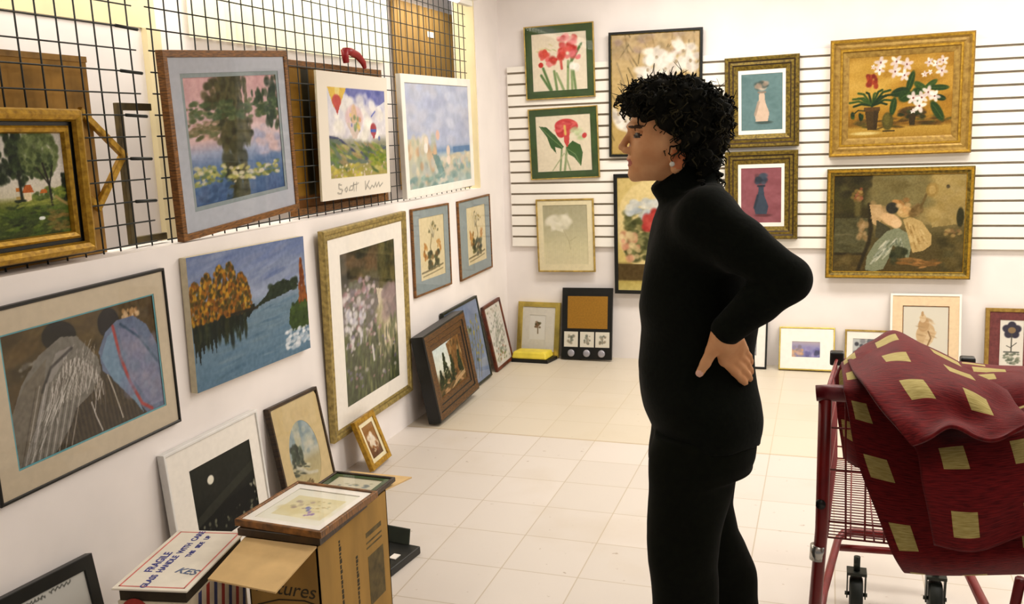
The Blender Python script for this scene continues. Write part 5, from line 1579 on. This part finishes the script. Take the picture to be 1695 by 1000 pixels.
    # top flap, folded over towards the viewer
    sheet([[(1402, 594, 2.50), (1440, 566, 2.56), (1478, 546, 2.60), (1530, 570, 2.56), (1600, 608, 2.42), (1650, 630, 2.28)],
           [(1408, 606, 2.32), (1454, 594, 2.34), (1500, 586, 2.35), (1560, 602, 2.30), (1625, 628, 2.21), (1672, 652, 2.14)],
           [(1430, 638, 2.13), (1484, 634, 2.15), (1530, 632, 2.15), (1592, 648, 2.11), (1650, 670, 2.08), (1692, 682, 2.05)],
           [(1466, 684, 2.05), (1516, 684, 2.06), (1562, 684, 2.06), (1612, 698, 2.04), (1664, 706, 2.01), (1704, 696, 1.99)],
           [(1508, 738, 1.99), (1538, 724, 1.98), (1572, 706, 1.99), (1618, 722, 1.98), (1662, 722, 1.97), (1706, 700, 1.96)]],
          -.28, .10, 12, cv=.66)
    me = bpy.data.meshes.new('rug')
    me.from_pydata([tuple(v) for v in verts], [], faces)
    ul = me.uv_layers.new(name='weave')
    li = np.zeros(len(me.loops), dtype=np.int32)
    me.loops.foreach_get('vertex_index', li)
    ul.data.foreach_set('uv', np.asarray(uvs, dtype=np.float32)[li].ravel())
    me.polygons.foreach_set('use_smooth', [True] * len(me.polygons))
    me.materials.append(rug_material())
    me.update()
    o = link_mesh('rug', me)
    tag(o, 'crimson woven rug with tan squares, folded over the red shopping cart', 'rug')
rug()

# ------------------------------------------------------------------ the woman: volumes blended on a grid, then meshed
PX = 706.0                                   # pixels per metre where she stands
OP = Vector((1.9826, -4.2794, 0.0))          # her place on the floor
PB = -HF                                     # towards the viewer (her left side)
PA = Vector((-HF.y, HF.x, 0)) * 1.0          # the way she faces
def body_pt(u, v, b=0.0):
    """(forward, sideways, up) of pixel (u, v) on her own plane shifted b towards the viewer"""
    r = FWD + RGT * ((u - 847.5) / FOCAL_PX) - UPV * ((v - 500) / FOCAL_PX)
    t = ((OP - CAM).dot(PB) + b) / r.dot(PB)
    p = CAM + r * t - OP
    return np.array([p.dot(PA), b, p.z])

class Field:
    """signed distance grid in her own axes (forward, sideways, up)"""
    def __init__(self, lo, hi, h):
        self.h, self.lo = h, np.asarray(lo, float)
        self.n = np.ceil((np.asarray(hi, float) - self.lo) / h).astype(int) + 1
        self.F = np.full(self.n, 1.0, np.float32)
    def sub(self, lo, hi, m):
        a = np.clip(np.floor((np.asarray(lo) - m - self.lo) / self.h).astype(int), 0, self.n - 1)
        b = np.clip(np.ceil((np.asarray(hi) + m - self.lo) / self.h).astype(int) + 1, 1, self.n)
        sl = tuple(slice(int(x), int(y)) for x, y in zip(a, b))
        ax = [self.lo[i] + np.arange(a[i], b[i]) * self.h for i in range(3)]
        return sl, ax[0][:, None, None], ax[1][None, :, None], ax[2][None, None, :]
    def put(self, sl, d, k, cut=False):
        f = self.F[sl]
        if cut:
            hh = np.clip(0.5 - 0.5 * (f + d) / k, 0, 1)
            self.F[sl] = f * (1 - hh) + (-d) * hh + k * hh * (1 - hh)
        else:
            hh = np.clip(0.5 + 0.5 * (f - d) / k, 0, 1)
            self.F[sl] = f * (1 - hh) + d * hh - k * hh * (1 - hh)
    def cone(self, a, b, ra, rb, k=0.01, cut=False):
        a, b = np.asarray(a), np.asarray(b)
        r = max(ra, rb)
        sl, X, Y, Z = self.sub(np.minimum(a, b) - r, np.maximum(a, b) + r, .04)
        ab = b - a
        L = ab @ ab + 1e-12
        t = np.clip(((X - a[0]) * ab[0] + (Y - a[1]) * ab[1] + (Z - a[2]) * ab[2]) / L, 0, 1)
        d = np.sqrt((X - a[0] - t * ab[0]) ** 2 + (Y - a[1] - t * ab[1]) ** 2 + (Z - a[2] - t * ab[2]) ** 2) - (ra + (rb - ra) * t)
        self.put(sl, d.astype(np.float32), k, cut)
    def ellipsoid(self, c, r, k=0.01, cut=False):
        c, r = np.asarray(c), np.asarray(r)
        sl, X, Y, Z = self.sub(c - r, c + r, .03)
        q = np.sqrt(((X - c[0]) / r[0]) ** 2 + ((Y - c[1]) / r[1]) ** 2 + ((Z - c[2]) / r[2]) ** 2)
        self.put(sl, ((q - 1) * r.min()).astype(np.float32), k, cut)
    def profile(self, rows, k=0.02, grow=0.0, n=2.2, smooth=.012, clip=None, disp=None):
        """rows: (v, x front, x back, half width[, sideways centre])"""
        R = []
        for row in rows:
            v, xl, xr, hb = row[:4]
            bc = row[4] if len(row) > 4 else 0.0
            p, q = body_pt(xl, v, bc), body_pt(xr, v, bc)
            R.append(((p[2] + q[2]) / 2, p[0], q[0], hb, bc))
        R = np.array(sorted(R))
        z0, z1 = R[0, 0] - grow, R[-1, 0] + grow
        lo = np.array([R[:, 2].min(), (R[:, 4] - R[:, 3]).min(), z0]) - grow
        hi = np.array([R[:, 1].max(), (R[:, 4] + R[:, 3]).max(), z1]) + grow
        sl, X, Y, Z = self.sub(lo, hi, .05)
        z = Z.ravel()
        ker = max(1, int(smooth / self.h))
        def I(c):
            zz = np.arange(z0 - .06, z1 + .06, self.h)
            y = np.interp(zz, R[:, 0], R[:, c])
            y = np.convolve(np.pad(y, ker, mode='edge'), np.ones(2 * ker + 1) / (2 * ker + 1), 'valid')
            return np.interp(z, zz, y)[None, None, :]
        fa, ba, hb, bc = I(1), I(2), I(3), I(4)
        ca, ra = (fa + ba) / 2, np.maximum((fa - ba) / 2 + grow, .004)
        hb = np.maximum(hb + grow, .004)
        q = (np.abs((X - ca) / ra) ** n + np.abs((Y - bc) / hb) ** n) ** (1 / n)
        d = (q - 1) * np.minimum(ra, hb)
        d = np.maximum(d, np.maximum(z0 - Z, Z - z1))
        if clip is not None:
            p, nrm = clip
            d = np.maximum(d, (X - p[0]) * nrm[0] + (Y - p[1]) * nrm[1] + (Z - p[2]) * nrm[2])
        if disp is not None:
            d = d + disp(X, Y, Z)
        self.put(sl, d.astype(np.float32), k)
    def mesh(self):
        """surface nets"""
        F, h = self.F, self.h
        ins = F < 0
        cnt = np.zeros(np.array(F.shape) - 1, np.uint8)
        for i in (0, 1):
            for j in (0, 1):
                for k in (0, 1):
                    cnt += ins[i:F.shape[0] - 1 + i, j:F.shape[1] - 1 + j, k:F.shape[2] - 1 + k]
        act = np.argwhere((cnt > 0) & (cnt < 8))
        idx = np.full(cnt.shape, -1, np.int64)
        idx[tuple(act.T)] = np.arange(len(act))
        pos, num = np.zeros((len(act), 3)), np.zeros(len(act))
        cor = [(i, j, k) for i in (0, 1) for j in (0, 1) for k in (0, 1)]
        for a in cor:
            for ax in range(3):
                if a[ax] == 0:
                    b = list(a)
                    b[ax] = 1
                    fa = F[tuple((act + np.array(a)).T)].astype(float)
                    fb = F[tuple((act + np.array(b)).T)].astype(float)
                    m = (fa < 0) != (fb < 0)
                    t = np.where(m, fa / np.where(m, fa - fb, 1), 0)
                    p = np.tile(np.array(a, float), (len(act), 1))
                    p[:, ax] += t
                    pos[m] += p[m]
                    num[m] += 1
        vs = self.lo + (act + pos / num[:, None]) * h
        quads = []
        for ax in range(3):
            o1, o2 = [(1, 2), (2, 0), (0, 1)][ax]
            s0 = [slice(1, -1)] * 3
            s1 = [slice(1, -1)] * 3
            s0[ax], s1[ax] = slice(0, -1), slice(1, None)
            A, B = ins[tuple(s0)], ins[tuple(s1)]
            e = np.argwhere(A != B)
            off = np.array([1, 1, 1])
            off[ax] = 0
            g = e + off
            d1, d2 = np.zeros(3, int), np.zeros(3, int)
            d1[o1], d2[o2] = 1, 1
            q = np.stack([idx[tuple((g - d1 - d2).T)], idx[tuple((g - d2).T)], idx[tuple(g.T)], idx[tuple((g - d1).T)]], -1)
            flip = ~A[tuple(e.T)]
            q[flip] = q[flip][:, ::-1]
            quads.append(q)
        q = np.vstack(quads)
        return vs, q[(q >= 0).all(1)]

def person_mesh(name, vs, q, mats, parent, mi=None):
    me = bpy.data.meshes.new(name)
    me.vertices.add(len(vs))
    me.vertices.foreach_set('co', np.asarray(vs, np.float32).ravel())
    me.loops.add(len(q) * 4)
    me.loops.foreach_set('vertex_index', q.ravel().astype(np.int32))
    me.polygons.add(len(q))
    me.polygons.foreach_set('loop_start', np.arange(0, len(q) * 4, 4, dtype=np.int32))
    for m in mats:
        me.materials.append(m)
    if mi is not None:
        me.polygons.foreach_set('material_index', mi.astype(np.int32))
    me.polygons.foreach_set('use_smooth', np.ones(len(q), bool))
    me.update()
    me.validate()
    return link_mesh(name, me, parent)

def woman():
    R = Matrix((PA, PB, (0, 0, 1))).transposed()
    root = tag(empty('person', OP, R), 'woman in black turtleneck and trousers standing in profile, hand on hip', 'person')
    TORSO = [(318, 1104, 1188, .075), (332, 1096, 1204, .12), (348, 1090, 1215, .158), (370, 1082, 1226, .178), (405, 1073, 1238, .176), (445, 1066, 1246, .165),
             (480, 1061, 1249, .158), (508, 1057, 1249, .150), (546, 1064, 1247, .142), (575, 1061, 1245, .142), (605, 1056, 1245, .150),
             (632, 1057, 1246, .160), (655, 1062, 1250, .170), (680, 1070, 1253, .175), (698, 1079, 1251, .175), (714, 1085, 1247, .172)]
    HIPS = [(660, 1080, 1240, .150), (690, 1082, 1246, .160), (720, 1080, 1245, .165), (745, 1076, 1241, .165), (762, 1075, 1240, .160)]
    NEAR = [(720, 1088, 1240, .080, .082), (745, 1078, 1240, .085, .082), (764, 1075, 1238, .085, .085), (784, 1073, 1216, .084, .085), (830, 1072, 1207, .080, .085), (880, 1075, 1196, .076, .085), (932, 1073, 1187, .074, .085),
            (1000, 1080, 1192, .072, .088), (1100, 1084, 1194, .070, .09), (1250, 1086, 1200, .070, .09), (1388, 1082, 1206, .072, .09)]
    FARL = [(745, 1090, 1240, .08, -.08), (764, 1090, 1238, .08, -.08), (784, 1095, 1218, .08, -.085), (830, 1108, 1211, .078, -.085), (874, 1118, 1217, .074, -.085), (897, 1126, 1229, .074, -.085),
            (942, 1138, 1244, .072, -.088), (1000, 1150, 1258, .070, -.09), (1100, 1162, 1266, .068, -.09), (1250, 1172, 1274, .068, -.09), (1378, 1168, 1280, .07, -.09)]
    HEAD = [(148, 1092, 1160, .040), (158, 1068, 1177, .060), (172, 1053, 1187, .070), (190, 1047, 1191, .075), (207, 1043, 1192, .077), (220, 1044, 1191, .076),
            (238, 1043, 1187, .074), (254, 1041, 1177, .069), (266, 1042, 1164, .062), (280, 1043, 1150, .054), (291, 1043, 1128, .043), (298, 1050, 1110, .030)]
    sh, el, wr = body_pt(1165, 356, .165), body_pt(1303, 463, .235), body_pt(1205, 545, .185)
    mid_u, mid_f = body_pt(1226, 405, .205), body_pt(1255, 501, .215)
    shF, elF, wrF = body_pt(1160, 352, -.165), body_pt(1240, 470, -.27), body_pt(1200, 560, -.18)

    # body, one surface from crown to soles
    B = Field((-.42, -.36, -.01), (.36, .34, 1.86), .004)
    B.profile(TORSO[1:], .02, -.012)
    B.profile(HIPS, .03, -.012)
    B.profile(NEAR, .02, -.014)
    B.profile(FARL, .02, -.014)
    for v, s in ((NEAR, 1), (FARL, -1)):
        heel, toe = body_pt(v[-1][2] - 40, 1394, v[-1][4]), body_pt(v[-1][1] - 55, 1402, v[-1][4])
        heel[2], toe[2] = .042, .026
        B.cone(heel, toe, .032, .022, .03)
    B.profile(HEAD, .012, 0.0, 2.35)
    B.cone(body_pt(1132, 292), body_pt(1146, 352), .052, .060, .02)                 # neck
    B.cone(body_pt(1042, 221), body_pt(1029.5, 243.5), .006, .009, .008)             # nose
    for s in (-1, 1):
        B.ellipsoid(body_pt(1037, 249, .0) + np.array([0, .012 * s, 0]), (.011, .0075, .008), .006)
        B.ellipsoid(body_pt(1055, 224, .0) + np.array([0, .036 * s, 0]), (.014, .017, .012), .008, True)   # eye sockets
        B.ellipsoid(body_pt(1056, 224, .0) + np.array([0, .034 * s, 0]), (.0125, .0135, .0115), .002)         # lids and eyes
        B.ellipsoid(body_pt(1047, 209, .0) + np.array([0, .028 * s, 0]), (.010, .026, .006), .012)            # brows
        B.ellipsoid(body_pt(1072, 246, .0) + np.array([0, .042 * s, 0]), (.030, .022, .024), .020)            # cheeks
        ear = body_pt(1113, 261, .0) + np.array([0, .071 * s, 0])
        B.ellipsoid(ear, (.019, .008, .029), .005)
        B.ellipsoid(ear + np.array([.002, .008 * s, .003]), (.009, .005, .015), .004, True)
        B.ellipsoid(ear + np.array([.008, 0.0, -.024]), (.008, .006, .009), .006)
    B.ellipsoid(body_pt(1044, 263), (.010, .021, .0065), .005)                      # lips
    B.ellipsoid(body_pt(1046, 273.5), (.0095, .018, .0062), .004)
    B.ellipsoid(body_pt(1052, 289), (.016, .018, .014), .012)                       # chin
    # arms
    for a, b, c, d, e in ((sh, mid_u, el, mid_f, wr), (shF, (shF + elF) / 2, elF, (elF + wrF) / 2, wrF)):
        B.cone(a, b, .046, .044, .02); B.cone(b, c, .044, .036, .012); B.cone(c, d, .036, .036, .012); B.cone(d, e, .036, .026, .012)
    # near hand: back of the hand, thumb forward, four fingers round the hip
    def P(u, v, b): return body_pt(u, v, b)
    B.cone(P(1202, 548, .186), P(1200, 568, .180), .026, .026, .014)
    palm = [((1193, 566, .180), (1199, 597, .165), .016, .0135), ((1204, 566, .178), (1210, 592, .160), .016, .0130),
            ((1214, 565, .172), (1221, 586, .150), .0155, .0125), ((1222, 564, .165), (1231, 579, .134), .0145, .0115)]
    for a, b, r0, r1 in palm:
        B.cone(P(*a), P(*b), r0, r1, .012)
    fing = [((1199, 597, .165), (1217, 616, .150), (1228, 628, .134), (1233, 633, .126), .0112),
            ((1210, 592, .160), (1228, 610, .137), (1238, 622, .116), (1241, 627, .106), .0110),
            ((1221, 586, .150), (1235, 601, .122), (1241, 612, .100), (1243, 616, .091), .0104),
            ((1231, 579, .134), (1239, 590, .110), (1242, 598, .093), (1243, 601, .086), .0092)]
    for a, b, c, d, r in fing:
        B.cone(P(*a), P(*b), r, r * .92, .005); B.cone(P(*b), P(*c), r * .92, r * .82, .003); B.cone(P(*c), P(*d), r * .82, r * .72, .003)
    B.cone(P(1190, 556, .184), P(1179, 580, .182), .019, .0145, .012)
    B.cone(P(1179, 580, .182), P(1168, 601, .176), .0135, .0118, .005)
    B.cone(P(1168, 601, .176), P(1158, 618, .171), .0118, .0092, .004)
    # far hand, resting on the other hip
    B.cone(wrF, wrF + np.array([.02, 0, -.07]), .028, .026, .02)
    for k in range(4):
        s = wrF + np.array([.035 - .02 * k, -.004, -.085])
        B.cone(s, s + np.array([-.03, .01, -.055]), .0105, .009, .006)
    B.cone(wrF + np.array([.03, 0, -.03]), wrF + np.array([.085, .0, -.085]), .013, .0095, .01)
    vs, q = B.mesh()
    c = vs[q].mean(1)
    mi = np.zeros(len(q), int)
    def near(p, r): return np.linalg.norm((c - p) / np.asarray(r), axis=1) < 1
    for s in (-1, 1):
        mi[near(body_pt(1051, 224.5) + np.array([0, .036 * s, 0]), (.016, .018, .0062))] = 1
        mi[near(body_pt(1050, 210) + np.array([0, .036 * s, 0]), (.020, .030, .0042))] = 2
        mi[near(body_pt(1113, 261) + np.array([0, .075 * s, 0]), (.018, .014, .024))] = 3
    mi[near(body_pt(1042, 268.5), (.013, .024, .0105))] = 4
    skin = mat('skin', (214, 160, 114), .55, var=.08, scale=26, spec=.25, c2=(202, 142, 96))
    thumb = P(1158, 618, .171)
    mi[near(P(1156, 620, .180), (.010, .014, .009))] = 5
    person_mesh('body', vs, q, [skin, mat('eye_dark', (40, 28, 20), .3), mat('brow_hair', (62, 42, 26), .8), mat('ear_skin', (206, 120, 74), .5, var=.08, spec=.3),
                                mat('lip_skin', (172, 92, 78), .45, var=.06), mat('nail', (226, 178, 160), .3)], root, mi)

    # sweater
    rs = np.random.RandomState(2)
    wv = [(rs.uniform(-40, 40, 3), rs.uniform(0, 6.28), rs.uniform(.0008, .0022)) for _ in range(10)]
    def folds(X, Y, Z):
        return sum(a * np.sin(k[0] * X + k[1] * Y + k[2] * Z + p) for k, p, a in wv)
    S = Field((-.42, -.38, .80), (.30, .36, 1.62), .0045)
    S.profile(TORSO, .02, 0.0, 2.2, disp=folds)
    for a, b, c2_, d, e in ((sh, mid_u, el, mid_f, wr), (shF, (shF + elF) / 2, elF, (elF + wrF) / 2, wrF)):
        S.cone(a, b, .058, .056, .06); S.cone(b, c2_, .056, .049, .015); S.cone(c2_, d, .049, .045, .015); S.cone(d, e + (e - d) * .02, .045, .036, .012)
    S.cone(body_pt(1172, 322, .03), body_pt(1178, 350, .13), .030, .050, .04)
    S.cone(body_pt(1172, 322, -.03), body_pt(1178, 350, -.13), .030, .050, .04)
    p1, p2 = body_pt(1076, 312), body_pt(1122, 273)
    t = (p2 - p1) / np.linalg.norm(p2 - p1)
    nrm = np.array([-t[2], 0, t[0]])
    if nrm[2] < 0: nrm = -nrm
    S.profile([(262, 1090, 1188, .060), (285, 1084, 1189, .061), (312, 1076, 1189, .064), (335, 1092, 1196, .072), (350, 1094, 1206, .085)], .012, 0.0, 2.0, clip=(p1, nrm))
    vs, q = S.mesh()
    knit = mat('black_knit', (10, 13, 7), .95, var=.3, scale=90, bump=.25, spec=.08, sheen=.03)
    person_mesh('sweater', vs, q, [knit], root)

    # trousers
    T = Field((-.30, -.24, -.01), (.20, .26, .98), .0045)
    T.profile(HIPS, .03, 0.0)
    T.profile(NEAR, .02, .001, disp=folds)
    T.profile(FARL, .02, .001, disp=folds)
    vs, q = T.mesh()
    person_mesh('trousers', vs, q, [mat('black_trouser_cloth', (11, 13, 6), .9, var=.3, scale=60, bump=.15, spec=.08, sheen=.02)], root)

    # shoes
    for v in (NEAR, FARL):
        F_ = Field((-.36, -.2, -.02), (.32, .22, .16), .005)
        heel, toe = body_pt(v[-1][2] - 40, 1394, v[-1][4]), body_pt(v[-1][1] - 55, 1402, v[-1][4])
        heel[2], toe[2] = .05, .034
        F_.cone(heel, toe, .046, .034, .02)
        F_.cone(heel + np.array([.05, 0, -.01]), toe + np.array([-.03, 0, 0]), .042, .040, .02)
        F_.F = np.maximum(F_.F, (0.0 - (F_.lo[2] + np.arange(F_.n[2]) * F_.h))[None, None, :].astype(np.float32))
        vs, q = F_.mesh()
        person_mesh('shoe', vs, q, [mat('black_leather', (20, 19, 17), .4, var=.1)], root)

    # hair: a tousled volume with loose curls
    wh = [(rs.uniform(-150, 150, 3), rs.uniform(0, 6.28), rs.uniform(.0012, .0030)) for _ in range(26)]
    def curls(X, Y, Z):
        return sum(a * np.sin(k[0] * X + k[1] * Y + k[2] * Z + p) for k, p, a in wh)
    HAIR = [(136, 1062, 1140, .045), (144, 1046, 1171, .075), (158, 1038, 1189, .090), (176, 1036, 1200, .097), (188, 1044, 1203, .098), (197, 1056, 1203, .098), (207, 1072, 1203, .097), (214, 1080, 1202, .096),
            (226, 1088, 1200, .094), (242, 1097, 1196, .092), (252, 1107, 1190, .089), (262, 1122, 1187, .084), (274, 1130, 1184, .076), (286, 1140, 1180, .064)]
    Hh = Field((-.20, -.14, 1.42), (.24, .14, 1.86), .004)
    Hh.profile(HAIR, .01, 0.0, 2.6, disp=curls)
    vs, q = Hh.mesh()
    dark = mat('dark_hair', (20, 19, 10), .8, var=.5, scale=60, spec=.12, c2=(9, 9, 5))
    lite = mat('hair_sheen', (52, 47, 26), .75, var=.4, scale=60, spec=.15, c2=(26, 23, 12))
    person_mesh('hair', vs, q, [dark], root)
    locks = MB()
    # vertex normals, for curls that start on the surface
    fn = np.cross(vs[q[:, 1]] - vs[q[:, 0]], vs[q[:, 2]] - vs[q[:, 0]])
    fc = vs[q].mean(1)
    ctr = body_pt(1122, 215)
    outw = fc - ctr
    sg = np.sign((fn * outw).sum(1))[:, None]
    fn = fn * sg / (np.linalg.norm(fn, axis=1)[:, None] + 1e-9)
    pick = rs.choice(len(q), 1800, replace=False)
    done = 0
    for i in pick:
        p, nn = fc[i], fn[i]
        low = p[2] < body_pt(1150, 262)[2]
        if nn[2] < -.3 or done > 900:
            continue
        a_front = p[0] > body_pt(1075, 200)[0]
        done += 1
        side = np.cross(nn, np.array([0, 0, 1.0])) * rs.choice([-1, 1])
        down = np.array([rs.uniform(-.3, .5), 0, -1.0])
        down = down - nn * (down @ nn)
        L, cr_ = rs.uniform(.014, .036) * (.5 if low else 1), rs.uniform(.003, .008)
        ph = rs.uniform(0, 6.28)
        pts, rr = [], []
        for k in range(8):
            t = k / 7
            lift = rs.uniform(.5, 1.2) * .010 * math.sin(t * 2.6)
            w_ = p + down * L * t + nn * (lift - .002 + cr_ * .5 * math.sin(ph + t * 6)) + side * cr_ * math.cos(ph + t * 6)
            pts.append(tuple(w_))
            rr.append(.0022 * (1 - .75 * t) + .0005)
        locks.tube(pts, rr, 5, 0 if rs.uniform() < .62 else 1)
    for i in rs.choice(len(q), 420, replace=False):     # flyaway strands
        p, nn = fc[i], fn[i]
        if nn[2] < .05 or p[2] < body_pt(1150, 235)[2]:
            continue
        d = nn + rs.uniform(-.7, .7, 3)
        L = rs.uniform(.012, .030)
        e2 = p + d * L * .55 + np.array([rs.uniform(-.006, .006), 0, .002])
        e3 = p + d * L + rs.uniform(-.008, .008, 3)
        locks.tube([tuple(p - nn * .002), tuple(e2), tuple(e3)], [.0013, .0010, .0005], 4, rs.randint(2))
    locks.build('hair_curls', [dark, lite], root)

    # earring, a small pearl
    e = body_pt(1103, 270) + np.array([0, .075, 0])
    bm = bmesh.new()
    bmesh.ops.create_uvsphere(bm, u_segments=16, v_segments=10, radius=.0062, matrix=Matrix.Translation(e))
    me = bpy.data.meshes.new('earring')
    bm.to_mesh(me)
    bm.free()
    me.materials.append(mat('pearl', (226, 222, 208), .25, var=.03))
    me.polygons.foreach_set('use_smooth', [True] * len(me.polygons))
    o = link_mesh('earring', me, root)
    o['label'] = 'small white pearl earring'
woman()
